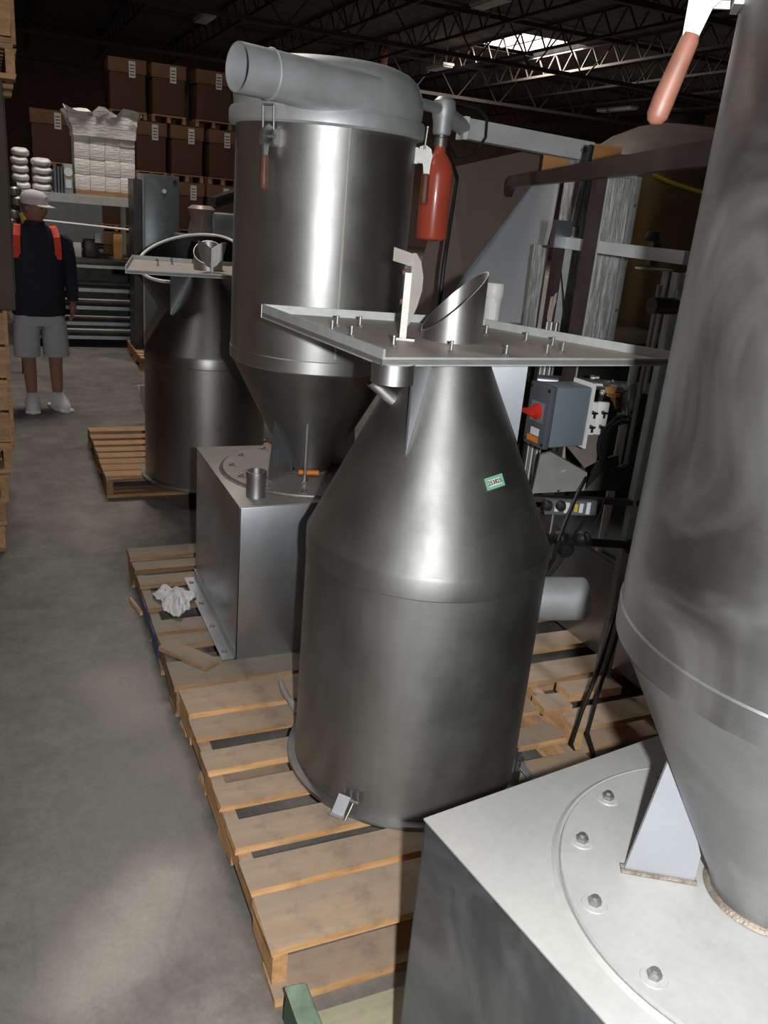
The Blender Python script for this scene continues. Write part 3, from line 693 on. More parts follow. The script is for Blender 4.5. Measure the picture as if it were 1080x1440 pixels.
# cone surface point along the ray
k = (.366-.100)/(1.5-.937); bestt = None; tcur = 1.8
while tcur < 3:
    w = CP + d*tcur; rr = math.hypot(w.x-1.142, w.y-2.117)
    if rr < .366 - k*(w.z-.937): bestt = w; break
    tcur += .0005
aa = math.atan2(bestt.y-2.117, bestt.x-1.142); nrm = Vector((math.cos(aa), math.sin(aa), k)).normalized()
tu = Vector((-math.sin(aa), math.cos(aa), 0)); tv = nrm.cross(tu); rot = R(8)
tu2 = tu*math.cos(rot) + tv*math.sin(rot); tv2 = nrm.cross(tu2); o0 = bestt + nrm*.0015
stk = thing('number_sticker', o0, 'small green tape label with handwritten number 253825 on the drum cone', 'label')
def quad_on(o, u, v, n, w, h, t_): return MB().prism([o-u*w/2-v*h/2, o+u*w/2-v*h/2, o+u*w/2+v*h/2, o-u*w/2+v*h/2], n*t_)
part('tape', quad_on(o0, tu2, tv2, nrm, .066, .034, .0012), LGREEN, stk, smooth=False)
part('writing_patch', quad_on(o0+nrm*.0012, tu2, tv2, nrm, .046, .018, .0003), PAPER, stk, smooth=False)
def text_part(txt, size, mat, parent, o, u, v, n, name='lettering', world=True, bold=0.0):
    cu = bpy.data.curves.new('txt', 'FONT'); cu.body = txt; cu.size = size; cu.align_x = 'CENTER'; cu.align_y = 'CENTER'; cu.extrude = .0002; cu.offset = bold; cu.resolution_u = 2
    to = bpy.data.objects.new('txt', cu); C.objects.link(to); bpy.context.view_layer.update()
    me = bpy.data.meshes.new_from_object(to.evaluated_get(bpy.context.evaluated_depsgraph_get())); bpy.data.objects.remove(to); bpy.data.curves.remove(cu)
    mt = Matrix(((u.x, v.x, n.x), (u.y, v.y, n.y), (u.z, v.z, n.z)))
    for vv in me.vertices: vv.co = mt @ vv.co
    me.name = name; ob = bpy.data.objects.new(name, me); C.objects.link(ob); me.materials.append(mat); ob.parent = parent; ob.location = o - parent.location
    return ob
text_part('253825', .0165, INK, stk, o0+nrm*.0018, tu2, tv2, nrm, bold=.0004)

d2, _ = drum((1.117, 5.149), 'dark steel drum with cone top and flange plate, standing on the brown pallet', (R(-20), R(100)),
    [(R(-160), 1.14, .006), (R(-60), 1.14, .006), (R(60), 1.14, .006)], None,
    [(atz(176,380,1.40).x, atz(176,380,1.40).y), (atz(186,364,1.40).x, atz(186,364,1.40).y), (1.52, 5.45), (1.52, 4.80)], False, STEEL_DK, zp=1.40)
zp2 = 1.40
for px, py in ((222,374),(242,372)):
    q = atz(px, py, zp2); stud(d2, q.x, q.y, zp2, .04)
for sg in (-1, 1):
    outl = [(.003,.02),(.03,.035),(.06,.075),(.078,.125),(.082,.17),(.06,.165),(.03,.15),(.003,.13)]
    c0 = Vector((1.105, 5.02, zp2))
    part('spigot_wing', MB().prism([c0 + Vector((sg*x, -.25*x, z)) for x, z in outl], Vector((0,.004,0))), BRIGHT, d2, smooth=False)
part('latch_bar', MB().bb(1.099,1.111,4.985,4.995,zp2+.0,zp2+.13), WHITEP, d2, smooth=False)

# ================================================================== EXTINGUISHER CYLINDER AND ARM
D0 = 3.78
et, eb = atd(618, 207, D0), atd(607, 338, D0)
ex, ey = (et.x+eb.x)/2, (et.y+eb.y)/2; zb, zt = eb.z, et.z
ec = thing('red_gas_cylinder', (ex, ey, zb), 'glossy red gas cylinder hanging from a grey cast elbow beside the tall hopper', 'cylinder')
part('body', MB().lathe([(.0,0),(.060,0),(.068,.006),(.070,.015),(.070,.27),(.068,.295),(.058,.325),(.040,.350),(.027,.365),(.024,.38),(.024,zt-zb),(.0,zt-zb)], (ex,ey,zb), 48), RED, ec)
part('collar', MB().lathe([(.028,0),(.028,.035),(.022,.038),(.022,.055)], (ex,ey,zt-.003), 24), BRIGHT, ec)
ez = zt + .045
m = MB().lathe([(.0,0),(.036,0),(.040,.01),(.042,.05),(.048,.07),(.052,.10),(.046,.135),(.03,.15),(.0,.152)], (ex,ey,ez), 28)
part('elbow_body', m, CAST, ec)
# nipple to the hopper lid and flange to the arm
hdir = (Vector((1.13, 3.22, 0)) - Vector((ex, ey, 0))).normalized()
pe_ = Vector((ex, ey, ez+.10)); ps_ = Vector((1.13, 3.22, ez+.10)) - hdir*.33
part('nipple_pipe', MB().cyl(pe_, ps_, .022, n=20), CAST, ec)
ta, tb = atz(648, 180, 2.205), aty(828, 214, 3.69)
tdir = (tb-ta).normalized()
part('socket', MB().cyl(Vector((ex, ey, ez+.09)), ta+tdir*.02+Vector((0,0,0)), .036, n=20), CAST, ec)
arm = thing('square_tube_arm', (tb.x, tb.y, tb.z), 'long pale grey square tube arm reaching from the red cylinder to the wrapped machine', 'arm')
part('tube', MB().bar(ta+tdir*.02, tb, .075, .085), TUBEG, arm, smooth=False)
part('end_cap', MB().bar(ta, ta+tdir*.02, .085, .095), WHITEP, arm, smooth=False)
part('bolt', MB().cyl(tb-tdir*.06+Vector((0,-.034,.0)), tb-tdir*.06+Vector((0,-.056,.0)), .014, n=8), BRIGHT, arm)
part('cable', MB().tube([Vector((ex+.03, ey-.02, ez+.135)), ta+Vector((.04,-.07,.085)), ta+Vector((.09,-.07,.05)), ta+Vector((.10,-.06,-.03)), ta+Vector((.05,-.06,-.11)), ta+Vector((-.04,-.06,-.13)), Vector((ex+.026, ey, zt+.03))], .007, 8), BLACK, arm)
m = MB(); c0, c1 = atd(640, 250, 3.95), atd(620, 400, 3.95); m.tube([Vector((c1.x+.01*k/6+(c0.x-c1.x)*k/6, c1.y+(c0.y-c1.y)*k/6, (.005 if k == 0 else c1.z+(c0.z-c1.z)*k/6))) for k in range(7)] + [Vector((ex+.03, ey+.03, zt+.03))], .010, 8)
solo('black_hose', m, BLACK, 'black hose hanging down behind the red gas cylinder', 'hose')

# ================================================================== RIGHT HAND MACHINERY
# tapered chute: brown side sheet and grey front sheet
Dc = 5.0
A_ = atd(632, 236, Dc); B_ = atd(794, 200, Dc+.25); E_ = atd(640, 410, Dc-.1); F_ = atd(735, 470, Dc-.15); G_ = atd(560, 480, Dc+.1)
ch = thing('sheet_metal_chute', (A_.x, A_.y, .5), 'large tapered sheet metal chute, brown side and blue-grey slanted front, behind the red cylinder', 'chute')
thk = fw*.02
low1 = atd(560, 640, Dc); low2 = atd(700, 640, Dc)
part('side_sheet', MB().prism([A_, B_, atd(652, 388, Dc+.02), atd(600, 470, Dc+.02), G_], Vector((.02,.03,0))), PANELB, ch, smooth=False)
part('front_sheet', MB().prism([B_+Vector((-.02,-.03,0)), atd(652,388,Dc-.02), atd(600,470,Dc-.04), atd(592,545,Dc-.04), atd(722,545,Dc-.16), atd(745,440,Dc-.14), atd(776,320,Dc-.05), atd(797,208,Dc+.2)], Vector((.03,.05,0))), PANELG, ch, smooth=False)
legp = atd(660, 500, Dc+.03); part('support_leg', MB().bb(legp.x-.05, legp.x+.05, legp.y-.05, legp.y+.05, 0, 1.3), DARKM, ch, smooth=False)
ch.location.z = 0
for o in ch.children: o.location.z += .5
# small white canister on a post
mt_, mb_ = atd(693, 396, 3.2), atd(689, 456, 3.2)
wc = thing('white_canister', (mb_.x, mb_.y, PH), 'small white plastic canister with ribbed cap on a steel post behind the flange plate', 'canister')
h = mt_.z - mb_.z
part('body', MB().lathe([(.0,0),(.030,0),(.033,.004),(.033,h*.70),(.0,h*.70)], (mb_.x,mb_.y,mb_.z), 32), WHITE, wc)
part('cap', MB().lathe([(.0,h*.66),(.036,h*.66),(.038,h*.70),(.038,h*.95),(.034,h),(.0,h)], (mb_.x,mb_.y,mb_.z), 32), WHITE, wc)
u = Vector((mb_.x, mb_.y, 0)).normalized(); lb = mb_ - u*.0335 + Vector((.004,-.001,h*.34))
part('label', MB().box(lb, (.022, .002, h*.40), rz=-math.atan2(u.x,u.y)), LABEL_W, wc)
part('label_stripe', MB().box(lb-u*.001+Vector((.004,-.001,0)), (.006, .002, h*.34), rz=-math.atan2(u.x,u.y)), GREYD, wc)
part('post', MB().cyl((mb_.x, mb_.y, PH), (mb_.x, mb_.y, mb_.z+.002), .012, n=10), DARKM, wc)

# machine frame on the right hand pallet
fr = thing('packing_machine', (2.12, 2.30, PH), 'packing machine skeleton of grey channel and dark bars standing on the pine pallet', 'machine')
cb = atz(849, 957, PH)
m = MB()
cw = .055; m.bb(cb.x-cw/2, cb.x+cw/2, cb.y-.003, cb.y+.003, PH, 1.72); m.bb(cb.x-cw/2, cb.x-cw/2+.006, cb.y, cb.y+.035, PH, 1.72); m.bb(cb.x+cw/2-.006, cb.x+cw/2, cb.y, cb.y+.035, PH, 1.72)
pc = part('channel_post', m, GALV, fr, smooth=False)
for k in range(8): part('slot', MB().box((cb.x+.008, cb.y-.004, .9+k*.1), (.010, .004, .012)), BLACK, pc, smooth=False)
zt_ = atv(945, 415, (cb.x, cb.y, 0)).z
q = part('joint_plate', MB().bb(cb.x-.03, cb.x+.05, cb.y-.012, cb.y-.004, zt_-.09, zt_+.02, .003), GALV, fr)
for s in (-.06, -.012): part('bolt', MB().lathe([(.013,0),(.012,.006),(.007,.010),(.0,.011)], (cb.x+.015, cb.y-.012, zt_+s), 14, axis=(0,-1,0)), BRIGHT, q)
part('pivot', MB().cyl((cb.x-.12, cb.y, zt_-.035), (cb.x-.02, cb.y, zt_-.035), .028, n=20), DARKM, fr)
# T bar: post carrying the long overhead bar
b0, bm_, b1 = atz(722, 256, 2.02), atz(846, 241, 2.02), atz(992, 217, 2.02)
part('overhead_bar', MB().bar(b0, b1+(b1-b0).normalized()*.22, .03, .055), DARKBAR, fr, smooth=False)
m = MB(); dd = (b0-b1).normalized(); m.tube([b0+dd*.02*k + Vector((0,0,-.004*k*k)) for k in range(5)], [.03,.03,.028,.024,.018], 10); part('bar_end', m, DARKBAR, fr)
for s in (.02, .06): part('bolt', MB().lathe([(.010,0),(.009,.006),(.0,.008)], bm_ - dd*(.09+s) + Vector((-.017,-.004,.012)), 10, axis=(-1,-.3,0)), BRIGHT, fr)
part('bar_post', MB().bb(bm_.x-.022, bm_.x+.022, bm_.y-.012, bm_.y+.012, PH, 2.0), DARKBAR, fr, smooth=False)
part('bar_post_edge', MB().bb(bm_.x+.022, bm_.x+.028, bm_.y-.014, bm_.y+.014, PH+.4, 1.995), GALV, fr, smooth=False)
# dark inner post with pale edge
pL = aty(783, 400, 2.95)
part('inner_post', MB().bb(pL.x-.03, pL.x+.0, pL.y-.02, pL.y+.02, PH, 1.83), DARKBAR, fr, smooth=False)
part('inner_post_edge', MB().bb(pL.x+.0, pL.x+.035, pL.y-.018, pL.y+.0, PH, 1.83), GALV, fr, smooth=False)
# horizontal rail
rl = aty(792, 341, 2.88); rr_ = atz(966, 363, rl.z)
part('rail', MB().bar(rl, rr_, .03, .042), TUBEG, fr, smooth=False)
cl = atz(912, 356, rl.z)
part('rail_clamp', MB().box(cl+Vector((0,-.02,.0)), (.03, .03, .075)), DARKM, fr)
part('clamp_knob', MB().lathe([(.0,0),(.022,0),(.026,.01),(.02,.03),(.0,.032)], cl+Vector((-.005,-.01,.04)), 12), BLACK, fr)
ang_ = MB().box(cl+Vector((.02,-.02,-.05)), (.14,.03,.006)); ang_.box(cl+Vector((.075,-.02,-.26)), (.006,.03,.42)); part('angle_bracket', ang_, GALV, fr, smooth=False)
part('guide_rod', MB().cyl(cl+Vector((.05,-.03,-.10)), cl+Vector((.05,-.03,-.75)), .009, n=10), BRIGHT, fr)
part('rail_bracket', MB().box(rl+Vector((-.03,-.02,.03)), (.07,.03,.10)), STEEL_F, fr, smooth=False)
part('black_rod', MB().cyl(atd(806, 325, 3.35), atd(832, 205, 3.35), .012, n=10), BLACK, fr)
part('rod_collar', MB().lathe([(.0,0),(.022,0),(.022,.035),(.016,.04),(.0,.04)], atd(805, 332, 3.35), 14), BLACK, fr)
tw = MB()
for k in range(3):
    tw.tube([atd(785-k*3, 400, 3.41), atd(779-k*2+3*(k % 2), 425, 3.40), atd(775-k*2, 445, 3.41), atd(768+k*3, 482, 3.42)], .006, 6)
part('wire_bundle', tw, plain('pinkish_wire', (.42,.33,.29), .5), fr)
part('loose_wire', MB().tube([atd(793,352,3.395), atd(789,385,3.38), atd(792,415,3.36), atd(794,450,3.36)], .0035, 6), BLACK, fr)

# dark machine body behind, wrapped columns and carton on top
by0 = 3.45
bx0, bx1 = aty(735, 560, by0).x, aty(985, 560, by0).x
body = thing('machine_cabinet', (bx0, by0, 0), 'dark steel machine cabinet behind the drum, wrapped columns on top', 'cabinet')
part('carcass', MB().bb(bx0, bx1, by0, by0+.62, .0, 1.30, .01), DARKM, body)
part('lower_shelf', MB().bb(bx0, bx1, by0-.25, by0, .62, .66), DARKM, body)
part('front_panel', MB().bb(bx0+.25, bx0+.52, by0-.02, by0, .70, 1.10, .006), DARKM, body)
def column(x0a, x0b, ytop, ybot, Y, dz, label, mat, grp=None):
    a = aty(x0a, 300, Y); b = aty(x0b, 300, Y); z1 = aty((x0a+x0b)/2, ytop, Y).z
    return MB().bb(a.x, b.x, Y, Y+dz, 1.30, z1, .008), a, b, z1
m, a, b, z1 = column(846, 884, 248, 480, 3.55, .12, '', FILM); wc1 = thing('wrapped_column', (a.x, 3.55, 1.30), 'wide machine column wrapped in clear stretch film, galvanised strip on its edge', 'column')
part('wrapped_body', m, FILM, wc1)
part('edge_strip', MB().bb(b.x+.002, b.x+.032, 3.535, 3.555, 1.30, z1+.01), GALV, wc1, smooth=False)
for k in range(3): part('rivet', MB().lathe([(.008,0),(.006,.004),(.0,.005)], (b.x+.017, 3.535, 1.45+.25*k), 10, axis=(0,-1,0)), BRIGHT, wc1)
m, a2, b2, z2 = column(802, 832, 250, 480, 3.75, .10, '', FILM); 
solo('wrapped_column', m, FILM, 'narrow film-wrapped column beside the black rod, under the square tube arm', 'column')
m, a3, b3, z3 = column(766, 780, 345, 480, 3.70, .06, '', FILM)  # stands in for the shiny film on the chute panel's edge
solo('wrapped_column', m, FILM, 'short narrow piece standing in for shiny film on the blue-grey chute edge', 'column')
ca_, cb_ = aty(798, 230, 3.85), aty(858, 230, 3.85); zc = z2-.001
part('end_bracket', MB().bb(tb.x-.05, tb.x-.005, 3.70, 3.768, z2-.004, tb.z-.03), GALV, arm, smooth=False)
cart = thing('cardboard_carton', ((ca_.x+cb_.x)/2, 3.9, zc), 'orange-brown cardboard carton sitting on top of the wrapped columns', 'carton')
part('carton_body', MB().bb(ca_.x, cb_.x, 3.77, 4.08, zc, zc+.15, .004), CARD, cart)
part('flap', MB().bb(ca_.x, cb_.x, 3.768, 3.772, zc+.15, zc+.165), CARD, cart, smooth=False)
tp = aty(872, 205, 3.62)
solo('cover_plate', MB().box((tp.x+.01, 3.635, z1+.029), (.14, .17, .06), bev=.004), PANELG, 'pale blue-grey cover plate on top of the wide wrapped column', 'plate')

# big tank far right
tc_ = atd(937, 330, 5.75); tx_, ty_ = tc_.x, tc_.y
tank = thing('storage_tank', (tx_, ty_, 0), 'large dark stainless tank with domed top and manhole, behind the machine frame', 'tank')
rT = .62; zsh = 2.25
part('shell', MB().lathe([(rT,.15),(rT,zsh-.03),(rT-.01,zsh),(rT-.02,zsh-.02),(rT-.02,.15)], (tx_,ty_,0), 96, True), BRASS, tank)
part('dome', MB().lathe([(rT+.012,zsh-.01),(rT+.015,zsh+.015),(rT-.02,zsh+.05),(rT*.75,zsh+.15),(rT*.5,zsh+.22),(rT*.25,zsh+.255),(.0,zsh+.265)], (tx_,ty_,0), 96), plain('dusty_dome', (.17, .135, .115), .55, .2), tank)
mz = zsh+.235; m = MB().lathe([(.13,0),(.13,.07),(.155,.07),(.155,.085),(.15,.09),(.0,.10)], (tx_-.08,ty_-.05,mz), 40); part('manhole', m, DARKM, tank)
part('valve', MB().lathe([(.02,0),(.02,.06),(.035,.065),(.035,.09),(.012,.10),(.012,.22),(.0,.222)], (tx_+.22,ty_-.12,zsh+.20), 16), DARKM, tank)
for k in range(4):
    a = PI/4+k*PI/2; part('leg', MB().cyl((tx_+.5*math.cos(a), ty_+.5*math.sin(a), 0), (tx_+.5*math.cos(a), ty_+.5*math.sin(a), .2), .04, n=12), DARKM, tank)
def on_tank(x, y):
    d = ray(x, y); a_ = d.x*d.x+d.y*d.y; ox, oy = CP.x-tx_, CP.y-ty_; b_ = 2*(ox*d.x+oy*d.y); c_ = ox*ox+oy*oy-(rT+.010)**2
    return CP + d*((-b_-math.sqrt(max(0, b_*b_-4*a_*c_)))/(2*a_))
hs = [on_tank(*q) for q in ((918,246),(932,252),(950,259),(975,267),(1000,274))]
part('yellow_hose', MB().tube(hs, .012, 10), YELLOW, tank, label='thin yellow hose')

# control box with red rotary switch, hung on the frame
q0 = atd(781, 581, 3.01)
vv = Vector((q0.x, q0.y, 0)).normalized()
boxr = R(-86)   # front face turned to the aisle
bx = thing('control_box', (q0.x, q0.y, q0.z-.11), 'blue-grey enclosure with red rotary isolator switch on its dark face', 'control box', rz=boxr)
w_, d_, h_ = .10, .155, .215
# local: -y is the dark switch face, +x the broad pale side
part('enclosure', MB().bb(-.05, .06, -.06, .10, 0, h_, .008), GREYP, bx, False)
part('lid', MB().bb(-.055, .065, -.085, -.058, -.004, h_+.004, .006), GREYD, bx, False)
part('back_plate', MB().bb(-.05, .066, .102, .108, -.008, h_+.012), WHITEP, bx, False)
for sx in (-.045, .055):
    for sz in (.012, h_-.012): part('lid_screw', MB().lathe([(.006,0),(.006,.003),(.0,.004)], (sx, -.085, sz), 10, axis=(0,-1,0)), INK, bx, False)
kb = part('switch_knob', MB().lathe([(.030,0),(.030,.006),(.020,.010),(.019,.030),(.0,.031)], (.005, -.085, h_*.56), 20, axis=(0,-1,0)), REDP, bx, False, label='red rotary switch')
part('switch_grip', MB().box((.005, -.118, h_*.56), (.055, .03, .018), bev=.004), REDP, bx, False)
part('switch_bezel', MB().bb(-.03, .04, -.088, -.085, h_*.56-.035, h_*.56+.035), GREYP, bx, False)
part('warning_sticker', MB().bb(-.03, .03, -.0875, -.085, .012, .032), ORANGE, bx, False)
part('white_sticker', MB().bb(-.015, .03, -.0875, -.085, .036, .062), LABEL_W, bx, False)
part('cable_gland', MB().cyl((0, .02, -.03), (0, .02, 0), .016, n=12), BLACK, bx, False)
# arm carrying the box from the frame post
part('mount_arm', MB().bar(Vector((q0.x+.055, q0.y+.04, q0.z)), Vector((bm_.x, bm_.y-.008, q0.z)), .03, .05), GALV, fr, smooth=False)
# bright manifold block with thumb valves
v0 = atd(837, 588, 3.3)
mf = thing('valve_manifold', (v0.x, v0.y, v0.z-.06), 'two bright white plates with small dark wing valves beside the control box', 'manifold')
for s in (-1, 1):
    pb = part('plate', MB().box((v0.x+s*.025, v0.y-.002*s, v0.z), (.046, .02, .13), bev=.003, rz=R(-20)), WHITEP, mf)
    for zz in (-.028, .028):
        c = Vector((v0.x+s*.023-.004, v0.y-.014, v0.z+zz))
        m = MB().cyl(c, c+Vector((-.006,-.02,0)), .006, n=10); m.box(c+Vector((-.006,-.022,0)), (.024,.006,.008)); m.box(c+Vector((-.006,-.022,-.010)), (.006,.006,.02)); part('wing_valve', m, DARKM, mf)
part('stem', MB().bb(v0.x-.02, v0.x+.02, v0.y+.008, 2.944, v0.z-.02, v0.z+.02), DARKM, mf)
# fittings cluster above the manifold
cl_ = thing('pipe_fittings', tuple(atd(815, 548, 3.35)), 'cluster of small bright pipe fittings under the flange plate', 'fittings')
random.seed(3)
for k in range(12):
    c = atd(random.uniform(785, 852), random.uniform(530, 554), 3.35)
    m = MB().lathe([(.0,0),(.010,0),(.012,.004),(.012,.016),(.007,.018),(.007,.034),(.0,.035)], c, 10, axis=(random.uniform(-1,1), random.uniform(-1,.2), random.uniform(-.3,1)))
    part('fitting', m, BRIGHT if k % 3 else DARKM, cl_)
part('manifold_pipe', MB().cyl(atd(755, 534, 3.402), atd(925, 548, 3.38), .022, n=16), STEEL_F, cl_)
part('feed_pipe', MB().cyl(atd(850, 542, 3.395), atd(812, 690, 3.42), .012, n=10), DARKM, cl_)
# drop pipe with a bright ring, polished rods and a brown guard sheet in front of the cabinet
dp = [Vector((atd(884, 560, 3.34).x, atd(884, 560, 3.34).y, z)) for z in (.563, 1.36)]
pp_ = thing('drop_pipe', (dp[0].x, dp[0].y, .563), 'upright grey pipe with bright ring and orange tag beside the black cable coil', 'pipe')
part('pipe', MB().cyl(dp[0], dp[1], .017, n=16), TUBEG, pp_)
rz0 = atd(878, 590, 3.34).z
part('ring', MB().lathe([(.017,0),(.034,.002),(.036,.008),(.034,.014),(.017,.016)], (dp[0].x, dp[0].y, rz0), 20), BRIGHT, pp_)
part('bulb_sleeve', MB().lathe([(.018,0),(.026,.02),(.026,.09),(.018,.11)], (dp[0].x, dp[0].y, rz0+.03), 16), STEEL_F, pp_)
tg_ = atd(868, 556, 3.28); part('tag', MB().box(tg_, (.028, .006, .014)), ORANGE, pp_, smooth=False)
part('tag_wire', MB().cyl(tg_, (dp[1].x, dp[1].y, tg_.z+.02), .003, n=6), BLACK, pp_)
for k, px in enumerate((756, 762, 769)):
    q = atd(px, 545, 3.45); solo('polished_rod', MB().cyl((q.x, q.y, PH), (q.x, q.y, 1.47), .009+.003*(k == 1), n=12), STEEL, 'polished upright rod behind the control box, %s of three' % ['thin one nearest the gusset', 'thick middle one', 'thin one nearest the white plates'][k], 'rod')
bs = thing('brown_guard_sheet', tuple(atd(820, 660, 3.35)), 'dull brown folded guard sheet below the white valve plates', 'guard')
part('upper_sheet', MB().prism([atd(808,606,3.34), atd(846,612,3.34), atd(838,650,3.34), atd(822,658,3.34), atd(792,622,3.34)], Vector((.01,.02,0))), plain('dull_brown_sheet', (.13,.11,.10), .45, .5), bs, smooth=False)
part('mounting_tab', MB().bb(v0.x-.012, v0.x+.012, v0.y+.035, v0.y+.055, atd(828,622,3.34).z, v0.z-.018), DARKM, bs, smooth=False)
part('lower_sheet', MB().prism([atd(838,650,3.345), atd(870,640,3.36), atd(872,690,3.36), atd(822,690,3.36)], Vector((.01,.02,0))), DARKM, bs, smooth=False)
part('rail', MB().bar(atd(790,622,3.37), atd(790,690,3.37), .02, .02, (0,1,0)), GALV, bs, smooth=False)
# coil of black cable on a hook
c0 = atd(872, 628, 3.25); m = MB(); rg = random.Random(5)
part('hook', MB().tube([(dp[0].x, dp[0].y-.012, c0.z+.125), (dp[0].x-.04, dp[0].y-.05, c0.z+.118), (c0.x+.01, c0.y-.005, c0.z+.106), (c0.x-.006, c0.y-.02, c0.z+.112)], .005, 8), BRIGHT, pp_)
e1 = Vector((.86, -.5, 0)); e2 = Vector((0, 0, 1))
for j in range(5):
    rx_, rz_ = .065+rg.uniform(-.006,.006), .105+rg.uniform(-.01,.01); off = Vector((rg.uniform(-.01,.01), rg.uniform(-.02,.02), rg.uniform(-.01,.01)))
    m.tube([c0+off+e1*rx_*math.cos(2*PI*k/28)+e2*rz_*math.sin(2*PI*k/28) for k in range(29)], .006, 6, caps=False)
solo('cable_coil', m, BLACK, 'oval coil of black cable hanging in front of the machine cabinet', 'cable')
for px, py, w, h, rzz, mt, lb in ((795, 668, .26, .13, -25, STEEL_F, 'bent grey sheet guard below the control box'), (863, 559, .09, .10, 30, CARD_B, 'crumpled brown paper scrap hung behind the black cable coil')):
    c = atd(px, py, 3.2 if mt is STEEL_F else 3.345)
    if mt is STEEL_F:
        g_ = thing('sheet_guard', (c.x, c.y, c.z-.1), lb, 'guard')
        P_ = [atd(760,640,3.15), atd(775,636,3.15), atd(826,665,3.15), atd(822,690,3.15), atd(748,694,3.15)]
        part('sloped_sheet', MB().prism(P_, Vector((.01,.02,0))), plain('dull_sheet', (.17,.17,.16), .5, .2), g_, smooth=False)
        gz = atd(790, 664, 3.15).z; part('hanger', MB().bar(atd(792,664,3.15), Vector((bm_.x, bm_.y-.008, gz)), .02, .02), GALV, g_, smooth=False)
        rle = atv(884, 704, (cb.x, cb.y, 0)); part('lower_rail', MB().bar(atd(742,700,3.17), Vector((cb.x, cb.y+.004, rle.z)), .03, .02), DARKM, g_, smooth=False)
        part('rail_bracket', MB().bar(atd(788,688,3.155), atd(788,699,3.17), .03, .01, (0,1,0)), DARKM, g_, smooth=False)
    else:
        m = MB()
        for k in range(5):
            a = k*.5; m.box(c+Vector((.02*math.cos(a), .02*math.sin(a), .014*(k-2))), (w*.5, .004, h*.35), rz=R(rzz+20*k), rx=R(15*k-30))
        solo('paper_scrap', m, CARD, lb, 'paper', smooth=False)
# label strip panel with knobs
pa, pb_ = atd(766, 712, 3.1), atd(838, 714, 3.1)
ps = thing('label_strip', ((pa.x+pb_.x)/2, (pa.y+pb_.y)/2, pa.z-.04), 'grey terminal strip with a row of small white stickers and black knobs', 'panel')
dd_ = (pb_-pa).normalized(); nn = Vector((dd_.y, -dd_.x, 0)).normalized()
if nn.y > 0: nn = -nn
part('strip', MB().bar(pa, pb_, .02, .055), STEEL_F, ps, smooth=False)
for f, w, h, mt in ((.22,.014,.03,LABEL_W),(.42,.018,.04,LABEL_W),(.60,.012,.03,YELLOW),(.70,.014,.035,LABEL_W),(.84,.014,.045,LABEL_W)):
    c = pa + (pb_-pa)*f + nn*.011; part('sticker', MB().box(c, (w, .002, h), rz=math.atan2(dd_.y, dd_.x)), mt, ps, smooth=False)
for f in (.02, .28):
    c = pa + (pb_-pa)*f + nn*.012 + Vector((0,0,.012)); part('knob', MB().lathe([(.0,0),(.018,0),(.02,.01),(.016,.03),(.0,.032)], c, 14, axis=nn), BLACK, ps)
pm_ = (pa+pb_)/2; part('bracket', MB().bar(pm_-nn*.008, pm_-nn*.062+Vector((0,0,.004)), .03, .03), DARKM, ps, smooth=False)
# low steel box on the right pallet
lx = 2.22; lb_ = thing('steel_base_box', (lx, 2.1, PH), 'low dark steel base box on the pine pallet, face towards the aisle', 'box')
part('side_sheet', MB().bb(lx, lx+.01, 2.08, 3.15, PH+.0, .56, .002), STEEL_F, lb_)
part('end_sheet', MB().bb(lx, 3.0, 2.08, 2.09, PH, .56, .002), STEEL_F, lb_)
part('top_sheet', MB().bb(lx, 3.0, 2.08, 3.15, .555, .565), STEEL_F, lb_)
part('back_sheet', MB().bb(lx, 3.0, 3.14, 3.15, PH, .56), STEEL_F, lb_)
# thick black hoses / cables dropping to the floor
z_ = lambda x, y, D: atd(x, y, D)
_c = aty(872, 838, cb.y-.004); _c2 = aty(886, 808, cb.y-.004)
for pts, r_, lb in (([atd(824,672,3.146), atd(812,695,3.06), atd(795,735,3.0), atd(785,762,2.90), atd(778,786,2.93), atd(764,812,3.08), atd(743,880,3.2), Vector((1.768,2.43,.16)), Vector((1.768,2.44,.010))], .007, 'black cable crossing the terminal strip and dropping past the outlet pipe'),
                    ([atd(826,723,3.115), atd(815,742,3.15), atd(802,765,3.17), atd(786,792,3.15), atd(766,818,3.14), atd(753,880,3.22), Vector((1.780,2.50,.16)), Vector((1.780,2.51,.010))], .007, 'black cable dropping past the outlet pipe from under the terminal strip'),
                    ([_c, atd(858,885,3.08), atd(842,940,2.98), atd(818,1000,2.96), atd(803,1046,3.01), Vector((1.772,1.985,.05)), Vector((1.768,1.96,.009))], .008, 'black cable crossing the pallet offcut down to the floor'),
                    ([_c2, atd(868,892,3.13), atd(843,968,3.04), atd(826,1030,3.0), Vector((1.835,1.985,.08)), Vector((1.825,1.955,.009))], .007, 'thin black cable beside the pallet offcut, its end near the front board')):
    solo('black_cable', MB().tube(pts, r_, 8), BLACK, lb, 'cable')
kb0 = atd(750, 758, 2.98); kb1 = Vector((cb.x, cb.y+.002, atv(884, 766, (cb.x, cb.y, 0)).z))
def on_bar(px):
    best = min((k/200 for k in range(201)), key=lambda f: abs((((kb0+(kb1-kb0)*f)-CP).dot(CR)/((kb0+(kb1-kb0)*f)-CP).dot(fw))*F_PX+540-px))
    return kb0 + (kb1-kb0)*best
kn = thing('handwheel_set', tuple(on_bar(785)), 'row of black adjusting handwheels on a dark bar, low behind the drum', 'handwheels')
for px, dz, s in ((756, .008, 1.0), (778, .014, .9), (792, -.016, 1.1), (808, .012, 1.0), (817, .02, .8)):
    part('knob', MB().lathe([(.0,0),(.022*s,0),(.028*s,.01),(.028*s,.03),(.02*s,.045),(.0,.047)], on_bar(px)+Vector((0,-.008,dz)), 14, axis=(random.uniform(-.6,.6), -1, random.uniform(-.2,.6))), BLACK, kn)
